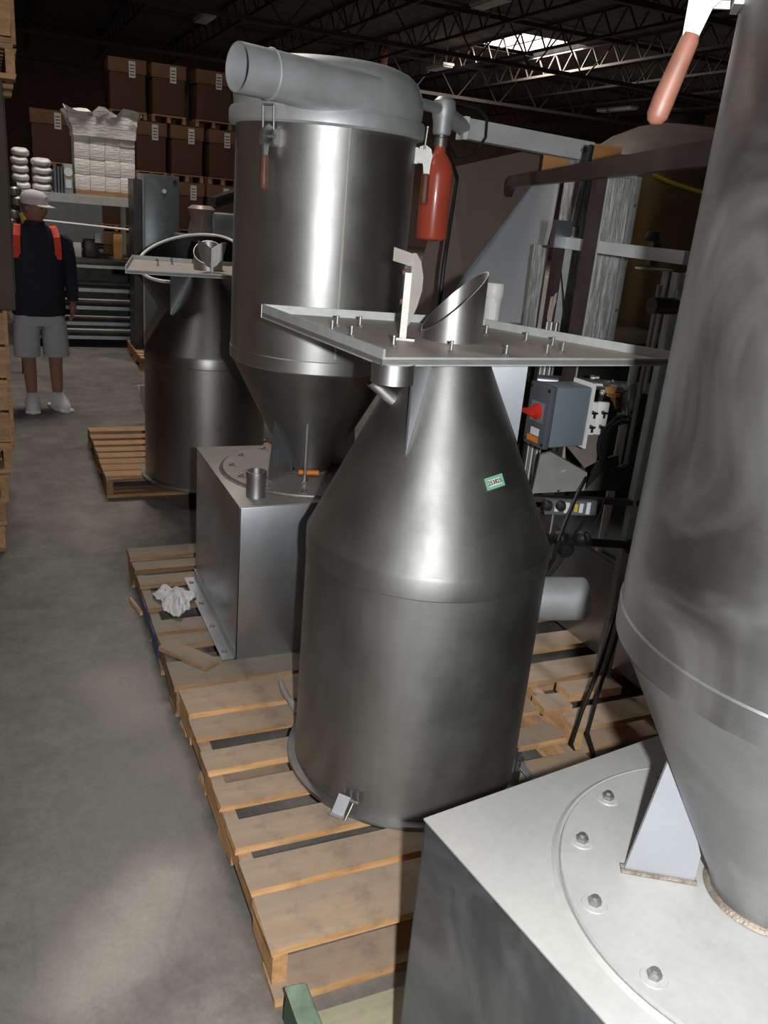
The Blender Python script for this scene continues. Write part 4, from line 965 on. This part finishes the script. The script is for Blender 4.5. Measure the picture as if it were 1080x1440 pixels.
part('knob_bar', MB().cyl(kb0, kb1, .015, n=10), DARKM, kn)
part('bar_clamp', MB().box((cb.x, cb.y-.012, kb1.z), (.05, .022, .05)), DARKM, kn, smooth=False)
solo('blue_cable', MB().tube([atd(852,700,3.18), atd(849,704,3.12), atd(847,716,3.09), atd(836,740,3.07), on_bar(825)+Vector((0,-.012,.008))], .004, 6), plain('blue_cable_sheath', (.03,.07,.13), .5), 'thin dark blue cable curling below the black coil', 'cable')
m = MB(); c = atz(748, 1080, .16)
# ================================================================== RAG AND SCRAPS ON THE PALLETS
rg = random.Random(11); c = atz(248, 846, PH); n = 26; vs = []; fs = []
for i in range(n):
    for j in range(n):
        u_, v_ = i/(n-1)*2-1, j/(n-1)*2-1; r_ = math.hypot(u_, v_); a = math.atan2(v_, u_)
        k = 1 + .18*math.sin(3*a+.6) + .10*math.sin(7*a+1.1)
        hgt = max(0, 1-r_*.85)**.7*.050*(.75+.45*math.sin(9*u_+2.2*math.sin(5*v_))*math.cos(7*v_+1.8*u_)) + rg.uniform(0, .009)
        q = 1/max(1, max(abs(u_), abs(v_))/max(r_, 1e-6)*1.0) if False else 1
        s = max(abs(u_), abs(v_))/max(r_, 1e-6)
        vs.append((c.x-.008 + u_*s*k*.078 + rg.uniform(-.003,.003), c.y + v_*s*k*.14 + rg.uniform(-.003,.003), PH+.004+max(0, hgt)))
for i in range(n-1):
    for j in range(n-1): fs.append((i*n+j, (i+1)*n+j, (i+1)*n+j+1, i*n+j+1))
m = MB().add(vs, fs); o = solo('crumpled_rag', m, CLOTH, 'crumpled white rag lying on the grey-topped pallet boards', 'rag', ang=180)
md = o.modifiers.new('thick', 'SOLIDIFY'); md.thickness = .004; md.offset = -1
m = MB().tube([atz(395,963,.15)+Vector((0,0,.01)), atz(401,975,.16), atz(408,985,.165), atz(414,992,.16), atz(418,1003,.15)], [.010,.014,.010,.016,.008], 8)
solo('twisted_film_scrap', m, plain('grey_film', (.35,.33,.31), .45), 'twisted scrap of grey film on the pale pallet beside the drum', 'scrap')

# ================================================================== LEFT SIDE: STACKED PALLETS AND CRATES
LY0 = 4.42
zz_ = 0.0; xr = -.055
for k in range(4):
    y0 = LY0 + (0, .02, -.01, .03)[k]; x1 = xr + (0, .012, .03, .055)[k]
    lab = ['lowest brown pallet of the stack at the aisle edge', 'second pallet up in the stack at the aisle edge', 'third pallet up in the stack at the aisle edge', 'topmost pallet of the stack at the aisle edge, under the wooden crate'][k]
    pallet('wooden_pallet', x1-1.1, x1, y0, y0+1.2, [(y0+i*.15, y0+i*.15+.11) for i in range(8)], WOOD_F, lab, z=zz_+.001, ph=.138)
    zz_ += .139
def crate(x0, x1, y0, y1, z0, z1, label, mat, n, name='wooden_crate'):
    t = thing(name, ((x0+x1)/2, (y0+y1)/2, z0), label, 'crate')
    hh = (z1-z0-.02)/n
    for s in range(n):
        for (a, b, c_, d_) in ((x1-.02, x1, y0, y1), (x0, x1, y0-.0, y0+.02)):
            o = board(t, ((a+b)/2, (c_+d_)/2, z0+.02+hh*(s+.5)), (d_-c_ if d_-c_ > b-a else b-a, min(b-a, d_-c_), hh-.012), mat, rz=PI/2 if d_-c_ > b-a else 0, name='slat')
    part('floor_sheet', MB().bb(x0, x1, y0, y1, z0, z0+.02), mat, t, smooth=False)
    part('inner_liner', MB().bb(x0+.03, x1-.03, y0+.03, y1-.03, z0+.02, z1-.005), CARD_B, t, smooth=False)
    for yy in (y0+.06, y1-.06):
        part('batten', MB().bb(x1, x1+.018, yy-.04, yy+.04, z0, z1), mat, t, smooth=False)
    return t
zc0 = zz_+.001
crate(-1.1, -.005, LY0+.02, LY0+1.15, zc0, 1.22, 'brown slatted wooden crate on the pallet stack beside the walking man', WOOD_F, 4)
c2 = thing('cardboard_bin', (-.55, LY0+.55, 1.22), 'tall dark cardboard bin on the slatted crate at the aisle edge', 'box')
part('bin_body', MB().bb(-1.1, .055, LY0+.05, LY0+1.1, 1.22, 2.22, .01), BIN, c2)
part('corner_tape', MB().bb(.055, .058, LY0+.05, LY0+.12, 1.3, 2.15), BIN, c2, smooth=False)
pallet('wooden_pallet', -1.05, .115, LY0+.02, LY0+1.2, [(LY0+.02+i*.15, LY0+.13+i*.15) for i in range(8)], WOOD_F, 'high pallet lying on top of the tall cardboard bin', z=2.221, ph=.138)
crate(-1.0, .10, LY0+.02, LY0+1.1, 2.361, 2.85, 'highest wooden crate on top of the aisle-edge stack', WOOD_F, 3)

# ================================================================== BACKGROUND LEFT
# carton wall: stacked big brown cartons on pallets
BY = 16.9; PIT = .96
def gaylord(xa, xb, level, label, grp, pallet_=True, white=None):
    z = level*PIT; x0, x1 = xa, xb
    t = thing('bulk_carton', ((x0+x1)/2, BY, z), label, 'carton', grp)
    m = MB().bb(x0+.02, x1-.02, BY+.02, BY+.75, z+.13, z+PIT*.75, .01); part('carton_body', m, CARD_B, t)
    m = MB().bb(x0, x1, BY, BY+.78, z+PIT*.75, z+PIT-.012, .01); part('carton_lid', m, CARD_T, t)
    w = .11; cx = x0+(x1-x0)*.62
    s = part('label_sheet', MB().bb(cx-w/2, cx+w/2, BY-.004, BY, z+PIT*.68, z+PIT*.95), PAPER, t, smooth=False)
    for k in range(4): part('print_line', MB().bb(cx-w*.35, cx+w*.35, BY-.0055, BY-.004, z+PIT*.72+k*.05, z+PIT*.72+k*.05+.015), INK, s, smooth=False)
    for k in range(2):
        part('pallet_board', MB().bb(x0, x1, BY+.0+k*.3, BY+.12+k*.3, z+.10, z+.125), WOOD_F, t, smooth=False)
    for xx in (x0+.03, (x0+x1)/2, x1-.03): part('pallet_block', MB().bb(xx-.03, xx+.03, BY, BY+.7, z+.002, z+.10), WOOD_F, t, smooth=False)
def bxp(px, py): return aty(px, py, BY).x
rows = {3: [(152,206),(213,262),(276,328)], 2: [(42,105),(190,235),(240,287),(294,336)], 1: [(45,100),(140,185),(192,240),(246,288),(291,335)], 0: [(45,100),(140,185),(192,240),(246,288),(291,335)]}
ypx = {3: 90, 2: 172, 1: 260, 0: 330}
for lv, lst in rows.items():
    for i, (a, b) in enumerate(lst):
        nm = ['lowest', 'second', 'third', 'topmost'][lv]
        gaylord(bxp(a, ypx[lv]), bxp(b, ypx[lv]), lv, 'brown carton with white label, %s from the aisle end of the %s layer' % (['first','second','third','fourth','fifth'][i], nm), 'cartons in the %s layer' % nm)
# work table / shelf rack
RY = 10.4
ra, rb = aty(30, 268, RY).x, aty(192, 280, RY).x
rack = thing('steel_shelf_rack', (ra, RY, 0), 'pale steel rack with upper deck behind the man, carrying wrapped cartons and bags', 'rack')
zd = 1.66
part('upper_deck', MB().bb(ra, rb, RY, RY+1.0, zd-.03, zd), GALV, rack, smooth=False)
part('front_beam', MB().bb(ra, rb, RY-.04, RY, zd-.09, zd+.0), GALV, rack, smooth=False)
for x in (ra+.03, rb-.03):
    for y in (RY+.0, RY+.97): part('upright', MB().bb(x-.03, x+.03, y-.02, y+.02, 0, zd-.03), GALV, rack, smooth=False)
part('back_panel', MB().bb(ra, rb-.28, RY+.9, RY+.92, 1.0, zd-.1), TUBEG, rack, smooth=False)
part('rod', MB().cyl((ra+.1, RY-.02, 1.37), (rb-.08, RY-.02, 1.33), .012, n=8), WHITEP, rack)
part('worktop', MB().bb(ra-.1, rb+.12, RY-.1, RY+.85, .93, .99, .01), DARKM, rack)
part('worktop_edge', MB().bb(ra-.1, rb+.12, RY-.115, RY-.1, .90, .93), GALV, rack, smooth=False)
for k, z in enumerate((.72, .52, .34, .18)):
    part('roller', MB().cyl((ra-.1, RY-.02, z), (rb+.1, RY-.02, z), .045 if k % 2 else .03, n=14), DARKM, rack)
    part('cross_rail', MB().bb(ra-.1, rb+.1, RY+.05, RY+.09, z-.10, z-.06), STEEL_F, rack, smooth=False)
part('back_sheet', MB().bb(ra-.1, rb+.1, RY+.8, RY+.83, 0, .93), DARKM, rack, smooth=False)
for x in (ra-.08, rb+.09): part('end_plate', MB().bb(x-.02, x+.02, RY-.08, RY+.83, 0, .93), DARKM, rack, smooth=False)
slats = MB()
# things on the worktop
q = aty(165, 338, RY+.1); solo('cardboard_tube', MB().box((q.x, RY+.1, .99+.14), (.10, .12, .28), bev=.01), CARD, 'upright orange cardboard box on the dark worktop under the rack', 'box')
q = aty(108, 342, RY+.15); solo('small_box', MB().box((q.x, RY+.15, .99+.08), (.09, .1, .16), bev=.01), PAPER, 'small off-white box on the worktop behind the man', 'box')
q = aty(128, 340, RY+.2)
t = thing('bench_motor', (q.x, RY+.2, .99), 'dark bench motor block on the worktop under the rack', 'motor')
part('block', MB().box((q.x, RY+.2, .99+.10), (.16, .14, .20), bev=.015), DARKM, t); part('shaft', MB().cyl((q.x-.095, RY+.2, 1.12), (q.x+.14, RY+.2, 1.12), .03, n=12), DARKM, t)
q = aty(134, 325, RY+.15); solo('paper_slip', MB().box((q.x+.02, RY+.125, 1.09+.12), (.06, .004, .10)), PAPER, 'white paper slip propped on the bench motor', 'paper', smooth=False)
q = aty(172, 345, RY); solo('yellow_board', MB().box((q.x+.06, RY+.25, .998), (.36, .25, .014), rz=R(10)), CARD, 'flat yellow-brown cardboard sheet on the worktop', 'sheet', smooth=False)
# wrapped cartons on a pallet
wa, wb_ = aty(104, 200, RY+.1).x, aty(190, 200, RY+.1).x; ztop = aty(150, 160, RY+.1).z
t = thing('wrapped_carton_stack', (wa, RY+.1, zd), 'white cartons stretch-wrapped on a small pallet, loose film round the top', 'carton stack')
part('pallet_base', MB().bb(wa, wb_, RY+.1, RY+.9, zd, zd+.05), WOOD_F, t, smooth=False)
nr, nc = 5, 4; hh = (ztop-zd-.05)/nr; ww = (wb_-wa)/nc
for i in range(nr):
    for j in range(nc):
        part('carton', MB().bb(wa+j*ww+.001, wa+(j+1)*ww-.001, RY+.12+random.uniform(0,.01), RY+.5, zd+.05+i*hh+.0005, zd+.05+(i+1)*hh-.0005, .004), WRAPW, t)
rg = random.Random(4); vs = []; fs = []; n = 40; rws = 6
for r_ in range(rws):
    for k in range(n):
        f = k/n*2*PI; ex_ = 1/max(abs(math.cos(f)), abs(math.sin(f)))
        flare = (.012 + .05*(r_/(rws-1))**2)*(1+.7*rg.uniform(-1,1))
        cx, cy = (wa+wb_)/2, RY+.31
        vs.append((cx + (math.cos(f)*ex_)*((wb_-wa)/2+flare), cy + math.sin(f)*ex_*(.2+flare), ztop-.24+.26*r_/(rws-1)+rg.uniform(-.03,.05)*(r_ > 2)))
for r_ in range(rws-1):
    for k in range(n): fs.append((r_*n+k, r_*n+(k+1) % n, (r_+1)*n+(k+1) % n, (r_+1)*n+k))
part('loose_film', MB().add(vs, fs), WRAPW, t)
# pillow-like bags in two stacks
def bag(cx, cy, z, w, d, h, label, grp):
    m = MB(); vs = []; fs = []; n, k = 24, 7
    for j in range(k):
        ph = -PI/2 + PI*j/(k-1); rr = max(.02, math.cos(ph))**.45; zz = z + h/2 + h/2*math.sin(ph)
        for i in range(n):
            a = 2*PI*i/n; c_, s_ = math.cos(a), math.sin(a)
            sx = math.copysign(abs(c_)**.5, c_); sy = math.copysign(abs(s_)**.5, s_)
            vs.append((cx + sx*w/2*rr, cy + sy*d/2*rr, zz + .006*math.sin(5*a)))
    for j in range(k-1):
        for i in range(n): fs.append((j*n+i, j*n+(i+1) % n, (j+1)*n+(i+1) % n, (j+1)*n+i))
    fs += [tuple(range(n-1,-1,-1)), tuple(range((k-1)*n, k*n))]
    solo('filled_bag', m.add(vs, fs), BAGW, label, 'bag', grp, ang=180)
for (xa, xb, nb, wh) in ((16, 41, 5, 'narrow'), (45, 74, 4, 'wide')):
    a, b = aty(xa, 240, RY+.25).x, aty(xb, 240, RY+.25).x
    for k in range(nb):
        bag((a+b)/2+random.uniform(-.01,.01), RY+.35, zd+.001+k*.084, (b-a)*1.02, .45, .086, '%s white filled plastic bag of the %s bag stack on the rack deck' % (['lowest','second','third','fourth','topmost'][k if k < nb-1 else 4], wh), 'bags in the %s stack' % wh)
# grey filing box with three dark ribs
a, b = aty(76, 245, RY+.02).x, aty(102, 245, RY+.02).x
t = thing('grey_metal_case', (a, RY+.05, zd), 'grey-green metal case with dark ribbed side on the rack deck beside the wrapped cartons', 'case')
part('case_body', MB().bb(a+.1, b, RY+.0, RY+.1+.2, zd, zd+.30, .006), plain('grey_green_paint', (.30,.35,.35), .5), t)
for k in range(3): part('rib', MB().bb(a+.0+k*.033, a+.022+k*.033, RY+.02, RY+.28, zd, zd+.27-.0*k), GREYD, t, smooth=False)
part('sticker', MB().bb((a+.1+b)/2-.03, (a+.1+b)/2+.03, RY-.004, RY, zd+.06, zd+.14), LABEL_W, t, smooth=False)
part('round_badge', MB().cyl(((a+.1+b)/2, RY-.004, zd+.22), ((a+.1+b)/2, RY, zd+.22), .045, n=24), PAPER, t)
# tall steel cabinet
CY = 9.45; a, b = aty(203, 300, CY).x, aty(252, 300, CY).x; ztc = aty(225, 246, CY).z
t = thing('tall_steel_cabinet', ((a+b)/2, CY, .142), 'tall dark steel cabinet with bright left edge behind the far drum', 'cabinet')
part('carcass', MB().bb(a, b, CY, CY+.5, .142, ztc, .008), plain('blue_steel', (.16,.19,.20), .35, .6), t)
part('bright_edge', MB().bb(a-.02, a, CY-.01, CY+.02, .2, ztc-.01), BRIGHT, t, smooth=False)
q = aty(231, 269, CY); part('round_plug', MB().cyl((q.x, CY-.006, q.z), (q.x, CY, q.z), .022, n=20), WHITE, t)
q = aty(246, 256, CY); part('keyhole', MB().cyl((q.x, CY-.006, q.z), (q.x, CY, q.z), .02, n=16), INK, t)
part('side_sheet', MB().bb(a-.10, a-.02, CY+.05, CY+.45, .142, ztc-.06), DARKM, t, smooth=False)
# tilted black funnel with white hoop
fc = atd(266, 362, 6.6); 
t = thing('black_funnel', (fc.x, fc.y, 0), 'open black funnel with white hoop rim leaning behind the far drum', 'funnel')
axf = Vector((-.30, -.34, 1)).normalized(); rF = .395
u = axf.cross(Vector((0,1,0))).normalized(); v = axf.cross(u)
part('hoop', MB().tube([fc + (u*math.cos(2*PI*k/64)+v*math.sin(2*PI*k/64))*rF for k in range(65)], .013, 8, caps=False), WHITEP, t)
apex = fc - axf*.95
m = MB().lathe([(.12,0),(rF,.95),(rF-.008,.95),(.112,0)], apex, 48, True, axf); part('cone_shell', m, BLACK, t)
part('stand', MB().cyl((apex.x, apex.y, 0), (apex.x, apex.y, apex.z+.05), .11, n=20), DARKM, t)
# clear bag and grey machine head seen over the far drum
q = aty(283, 332, 8.3); bag_m = MB().lathe([(.0,0),(.10,.0),(.12,.06),(.10,.16),(.13,.24),(.09,.27),(.0,.25)], (q.x, 8.3, q.z), 14)
t = thing('machine_stand', (q.x+.15, 8.3, 0), 'grey machine stand with angled head and film bag, beyond the far drum', 'machine')
part('table', MB().bb(q.x-.2, q.x+.55, 8.1, 8.6, q.z-.04, q.z), STEEL_F, t, smooth=False)
for x in (q.x-.17, q.x+.52): part('leg', MB().bb(x-.03, x+.03, 8.13, 8.19, 0, q.z-.04), DARKM, t, smooth=False)
part('film_bag', bag_m, plain('clear_bag', (.24,.18,.15), .3), t)
q2 = aty(315, 305, 8.3); part('tray', MB().bb(q2.x-.13, q2.x+.2, 8.2, 8.5, q.z, q.z+.22, .02), plain('grey_tray', (.30,.34,.35), .4), t)
part('head', MB().box((q2.x+.05, 8.35, q.z+.36), (.34, .2, .10), ry=R(-20), bev=.02), DARKM, t)
# white board leaning behind the far drum
q = atz(203, 585, 0.0); qa = atz(201, 590, .0)
wl, wr = atz(207, 597, 0.001), Vector((1.95, 6.95, .001)); wl = Vector((wl.x, wl.y, .001))
solo('white_board', MB().prism([wl, wr, wr+Vector((0,.10,.30)), wl+Vector((-.06,.10,.30))], Vector((0,.012,0))), WHITEP, 'white board leaning behind the base of the far drum', 'board', smooth=False)
q = atz(194, 520, 0)
tp_ = pallet('wooden_pallet', q.x+.02, q.x+1.1, q.y-.1, q.y+1.0, [(q.y-.1+i*.16, q.y+.02+i*.16) for i in range(7)], WOOD_F, 'small dark pallet on the floor beyond the far drum')
# bits at far left behind the man
t = thing('chrome_gas_valves', (aty(22, 300, 8.9).x, 8.9, 0), 'cluster of chrome fittings and yellow striped hose on a stand behind the man', 'fittings')
for px, py, s in ((20,268,1),(24,282,1.2),(20,300,1.1),(16,312,1.3),(22,322,1.0)):
    c = aty(px, py, 8.9); part('fitting', MB().lathe([(.0,0),(.03*s,0),(.04*s,.02),(.04*s,.06),(.02*s,.08),(.0,.085)], c-Vector((0,0,.04)), 14), BRIGHT, t)
part('stand', MB().cyl((aty(22,300,8.9).x, 8.9, 0), (aty(22,300,8.9).x, 8.9, 1.75), .025, n=10), DARKM, t)
part('striped_hose', MB().tube([aty(30,300,8.85), aty(34,315,8.85), aty(30,330,8.85)], .02, 8), YELLOW, t)

# ================================================================== THE MAN
MX, MY = .262, 7.48
def skin_mesh(name, verts, edges, radii, sub=2):
    me = bpy.data.meshes.new(name); me.from_pydata([tuple(v) for v in verts], edges, []); o = bpy.data.objects.new(name, me); C.objects.link(o)
    o.modifiers.new('skin', 'SKIN'); sm = o.modifiers.new('sub', 'SUBSURF'); sm.levels = sub; sm.render_levels = sub
    for i, r in enumerate(radii):
        sv = me.skin_vertices[0].data[i]; sv.radius = r if isinstance(r, tuple) else (r, r); sv.use_root = (i == 0)
    bpy.context.view_layer.update()
    dg = bpy.context.evaluated_depsgraph_get(); nm = bpy.data.meshes.new_from_object(o.evaluated_get(dg)); bpy.data.objects.remove(o)
    nm.name = name
    nm.polygons.foreach_set('use_smooth', [True]*len(nm.polygons))
    return nm
man = thing('person', (MX, MY, 0), 'man in white cap, navy long-sleeve top, grey shorts and white trainers, walking in the aisle', 'person', rz=R(4))
SKIN = plain('skin', (.30, .15, .105), .6, 0, .06, 20)
NAVY = plain('navy_jersey', (.010, .012, .024), .85, 0, .1, 20)
SHORT = plain('grey_shorts_cloth', (.40, .41, .45), .9, 0, .06, 20)
CAPM = plain('white_cap_cloth', (.62, .60, .60), .85, 0, .08, 20)
ORV = plain('orange_red_strap', (.75, .06, .02), .7, 0, .05, 20)
def mpart(name, me, mat, parent=man, loc=(0,0,0)):
    o = bpy.data.objects.new(name, me); C.objects.link(o); me.materials.clear(); me.materials.append(mat); o.parent = parent; o.location = loc; return o
# body (one continuous figure): local frame, front towards -y
V = [(0,0,.86),(0,.0,1.02),(0,.005,1.18),(0,.01,1.34),(0,.005,1.42),(.0,-.005,1.49),            # 0-5 spine, neck
     (.095,.0,.86),(.105,-.01,.50),(.115,.01,.10),                                                   # 6-8 left leg
     (-.095,.0,.86),(-.10,-.02,.50),(-.085,.01,.10),                                                 # 9-11 right leg
     (.185,.01,1.36),(.245,.03,1.12),(.255,-.02,.90),                                                # 12-14 left arm
     (-.185,.01,1.36),(-.245,.03,1.12),(-.25,-.02,.90)]
E_ = [(0,1),(1,2),(2,3),(3,4),(4,5),(0,6),(6,7),(7,8),(0,9),(9,10),(10,11),(3,12),(12,13),(13,14),(3,15),(15,16),(16,17)]
Rr = [(.13,.095),(.135,.10),(.14,.105),(.13,.085),(.075,.07),(.058,.06),(.08,.09),(.058,.062),(.042,.046),(.08,.09),(.058,.062),(.042,.046),(.05,.05),(.042,.042),(.030,.034),(.05,.05),(.042,.042),(.030,.034)]
bodym = skin_mesh('body', V, E_, Rr); mpart('body', bodym, SKIN)
# top: a slightly larger shell
def loft(rings, n=28, cap=True):
    """rings of (cx, cy, z, rx, ry); superellipse sections"""
    vs = []; fs = []
    for cx, cy, z, rx, ry in rings:
        for i in range(n):
            a = 2*PI*i/n; c_, s_ = math.cos(a), math.sin(a)
            vs.append((cx + math.copysign(abs(c_)**.8, c_)*rx, cy + math.copysign(abs(s_)**.8, s_)*ry, z))
    for k in range(len(rings)-1):
        for i in range(n): fs.append((k*n+i, k*n+(i+1) % n, (k+1)*n+(i+1) % n, (k+1)*n+i))
    if cap: fs += [tuple(range(n-1,-1,-1)), tuple(range((len(rings)-1)*n, len(rings)*n))]
    return vs, fs
tm = MB().add(*loft([(0,0,.775,.195,.135),(0,0,.79,.205,.145),(0,0,.95,.202,.145),(0,0,1.10,.198,.142),(0,.0,1.25,.205,.138),(0,.005,1.34,.205,.125),(0,.01,1.40,.180,.105),(0,.01,1.445,.125,.085),(0,.005,1.475,.075,.07)]))
for s_ in (-1, 1):
    arm_ = [(s_*.165,.01,1.405,.07,.075),(s_*.20,.012,1.36,.078,.08),(s_*.232,.022,1.24,.066,.07),(s_*.250,.03,1.12,.058,.062),(s_*.258,.012,1.02,.052,.056),(s_*.260,-.012,.93,.046,.05),(s_*.258,-.02,.895,.042,.046)]
    tm.add(*loft(arm_, 20))
mpart('navy_top', tm.mesh('navy_top', True, 80), NAVY)
sm_ = MB().add(*loft([(0,0,.70,.19,.13),(0,0,.75,.195,.135),(0,0,.84,.188,.13)]))
for s_, cx in ((1, .105), (-1, -.098)):
    sm_.add(*loft([(cx+s_*.012,-.008,.445,.098,.108),(cx+s_*.012,-.008,.455,.101,.110),(cx+s_*.006,-.005,.58,.100,.112),(cx,0,.70,.100,.122),(cx-s_*.01,0,.78,.09,.125)]))
mpart('shorts', sm_.mesh('shorts', True, 80), SHORT)
# shoes
for s, rz_ in ((1, .25), (-1, -.1)):
    m = MB(); n = 20; vs = []; fs = []
    prof = [(0,1.0),(.02,1.04),(.045,1.0),(.07,.86),(.09,.60),(.115,.42)]
    for j, (z, k) in enumerate(prof):
        for i in range(n):
            a = 2*PI*i/n; x, y = math.cos(a)*.052*k**.6, math.sin(a)*.145
            y = y*(1 if y > 0 else 1) ; yy = (-.045 + y*1.0) if z < .06 else (-.045 + y*k + (1-k)*.075)
            vs.append((x, yy, z))
    for j in range(len(prof)-1):
        for i in range(n): fs.append((j*n+i, j*n+(i+1) % n, (j+1)*n+(i+1) % n, (j+1)*n+i))
    fs += [tuple(range(n-1,-1,-1)), tuple(range((len(prof)-1)*n, len(prof)*n))]
    m.add(vs, fs); me = m.mesh('shoe', True, 60); o = mpart('shoe', me, SHOE, loc=((.115, .0, 0) if s > 0 else (-.085, .0, 0))); o.rotation_euler = (0,0,rz_); o.scale = (1.18, 1.08, 1.2)
    sm = MB().box((0,-.045,.012), (.10,.285,.022), bev=.01).mesh('sole'); so = bpy.data.objects.new('sole', sm); C.objects.link(so); sm.materials.append(WHITE); so.parent = o
    m2 = MB()
    for k in range(4): m2.cyl((-.025, -.10+.022*k, .075+.009*k), (.025, -.10+.022*k, .075+.009*k), .004, n=6)
    lm = m2.mesh('laces'); lo = bpy.data.objects.new('laces', lm); C.objects.link(lo); lm.materials.append(WHITEP); lo.parent = o
# sock tops
# head: turned to his left (image right)
hd = bpy.data.objects.new('head', None)
def headmesh():
    bm = bmesh.new(); bmesh.ops.create_uvsphere(bm, u_segments=32, v_segments=24, radius=1)
    for v in bm.verts:
        x, y, z = v.co; 
        jaw = 1 - .22*max(0, -z)**1.3
        v.co = Vector((x*.076*jaw, y*.098*(1-.12*max(0,-z)), z*.118))
        X, Y_, Zz = v.co
        if Y_ < -.05:
            v.co.y -= .022*math.exp(-((X/.013)**2) - ((Zz+.012)/.026)**2)          # nose
            v.co.y += .010*math.exp(-((abs(X)-.030)/.014)**2 - ((Zz-.022)/.014)**2)  # eye sockets
            v.co.y -= .006*math.exp(-((X/.026)**2) - ((Zz+.058)/.009)**2)          # lips
            v.co.y -= .010*math.exp(-((X/.03)**2) - ((Zz+.098)/.016)**2)           # chin
            v.co.y -= .005*math.exp(-((Zz-.042)/.010)**2 - (X/.05)**2)               # brow
    me = bpy.data.meshes.new('head'); bm.to_mesh(me); bm.free(); me.polygons.foreach_set('use_smooth', [True]*len(me.polygons)); return me
head = mpart('head', headmesh(), SKIN, loc=(0,-.015,1.585)); head.rotation_euler = (R(4), 0, R(50))
def hsub(name, mb, mat, ang=40):
    me = mb.mesh(name, True, ang); o = bpy.data.objects.new(name, me); C.objects.link(o); me.materials.append(mat); o.parent = head; return o
for s in (-1, 1):
    hsub('ear', MB().lathe([(.0,-.006),(.016,-.006),(.020,0),(.016,.006),(.0,.004)], (s*.078,.006,.0), 16, axis=(1,.3,0)), SKIN)
    hsub('eye', MB().lathe([(.0,-.008),(.009,-.004),(.011,.002),(.0,.006)], (s*.030,-.086,.020), 14, axis=(0,-1,0)), INK)
hsub('mouth', MB().box((0,-.098,-.058), (.042,.006,.006), bev=.002), plain('lips', (.22,.08,.06), .5))
hsub('hair', MB().lathe([(.068,-.035),(.078,.0),(.080,.05),(.07,.06)], (0,.022,.0), 32), plain('short_grey_hair', (.10,.085,.075), .8))
capm = MB().lathe([(.086,.03),(.089,.04),(.089,.075),(.080,.105),(.055,.128),(.02,.136),(.0,.137)], (0,0,0), 40)
for i, v in enumerate(capm.v): capm.v[i] = Vector((v.x, v.y*1.18, v.z))
hsub('cap_crown', capm, CAPM)
vs = []; fs = []; n = 15
for k in range(n):
    a = -PI*.80/2 + PI*.80*k/(n-1) - PI/2
    for rr, dz in ((.92, .040), (1.0, .036)):
        pass
    x0, y0 = .085*math.cos(a), .098*math.sin(a); 
    x1, y1 = .082*math.cos(a), -.055 + .125*math.sin(a)
    vs += [(x0, y0, .042), (x1, y1, .034-.010*abs(math.cos(a)))]
for k in range(n-1): fs.append((2*k, 2*k+2, 2*k+3, 2*k+1))
bm_ = MB().add(vs, fs); ob = hsub('cap_brim', bm_, CAPM, 180); md = ob.modifiers.new('s', 'SOLIDIFY'); md.thickness = .005
hsub('cap_emblem', MB().lathe([(.0,0),(.022,0),(.022,.004),(.0,.004)], (0,-.104,.078), 16, axis=(0,-1,.25)), plain('blue_grey_emblem', (.33,.36,.45), .7))
# neck collar
mpart('collar', MB().lathe([(.070,0),(.078,.01),(.074,.045),(.066,.05)], (0,.0,1.445), 28).mesh('collar'), NAVY)
# orange-red shoulder straps
for s in (-1, 1):
    path = [(s*.150,-.105,1.22),(s*.150,-.118,1.30),(s*.145,-.105,1.38),(s*.135,-.05,1.445),(s*.125,.02,1.455),(s*.125,.09,1.41)]
    m = MB(); 
    for a, b in zip(path, path[1:]): m.bar(a, b, .05, .014, (0,-1,.6))
    mpart('shoulder_strap', m.mesh('shoulder_strap', False), ORV)
# hands with five fingers
def hand(s, wrist):
    w = Vector(wrist); V = [w, w+Vector((0,-.006,-.05)), w+Vector((0,-.010,-.085))]; E2 = [(0,1),(1,2)]; RR = [(.026,.022),(.030,.02),(.034,.018)]
    for k, (oy, L) in enumerate(((-.028,.070),(-.010,.078),(.010,.072),(.028,.058))):
        i0 = len(V); b0 = w+Vector((0, oy-.008, -.088))
        V += [b0, b0+Vector((-s*.006,-.004,-L*.42)), b0+Vector((-s*.020,-.010,-L*.78)), b0+Vector((-s*.034,-.012,-L*.95))]
        E2 += [(2,i0),(i0,i0+1),(i0+1,i0+2),(i0+2,i0+3)]; RR += [.0095,.0092,.0085,.007]
    i0 = len(V); b0 = w+Vector((-s*.004,-.034,-.040)); V += [b0, b0+Vector((-s*.010,-.020,-.028)), b0+Vector((-s*.016,-.026,-.055))]; E2 += [(1,i0),(i0,i0+1),(i0+1,i0+2)]; RR += [.012,.0105,.008]
    me = skin_mesh('hand', V, E2, RR, 1); mpart('hand', me, SKIN)
hand(1, (.256,-.022,.895)); hand(-1, (-.252,-.022,.895))
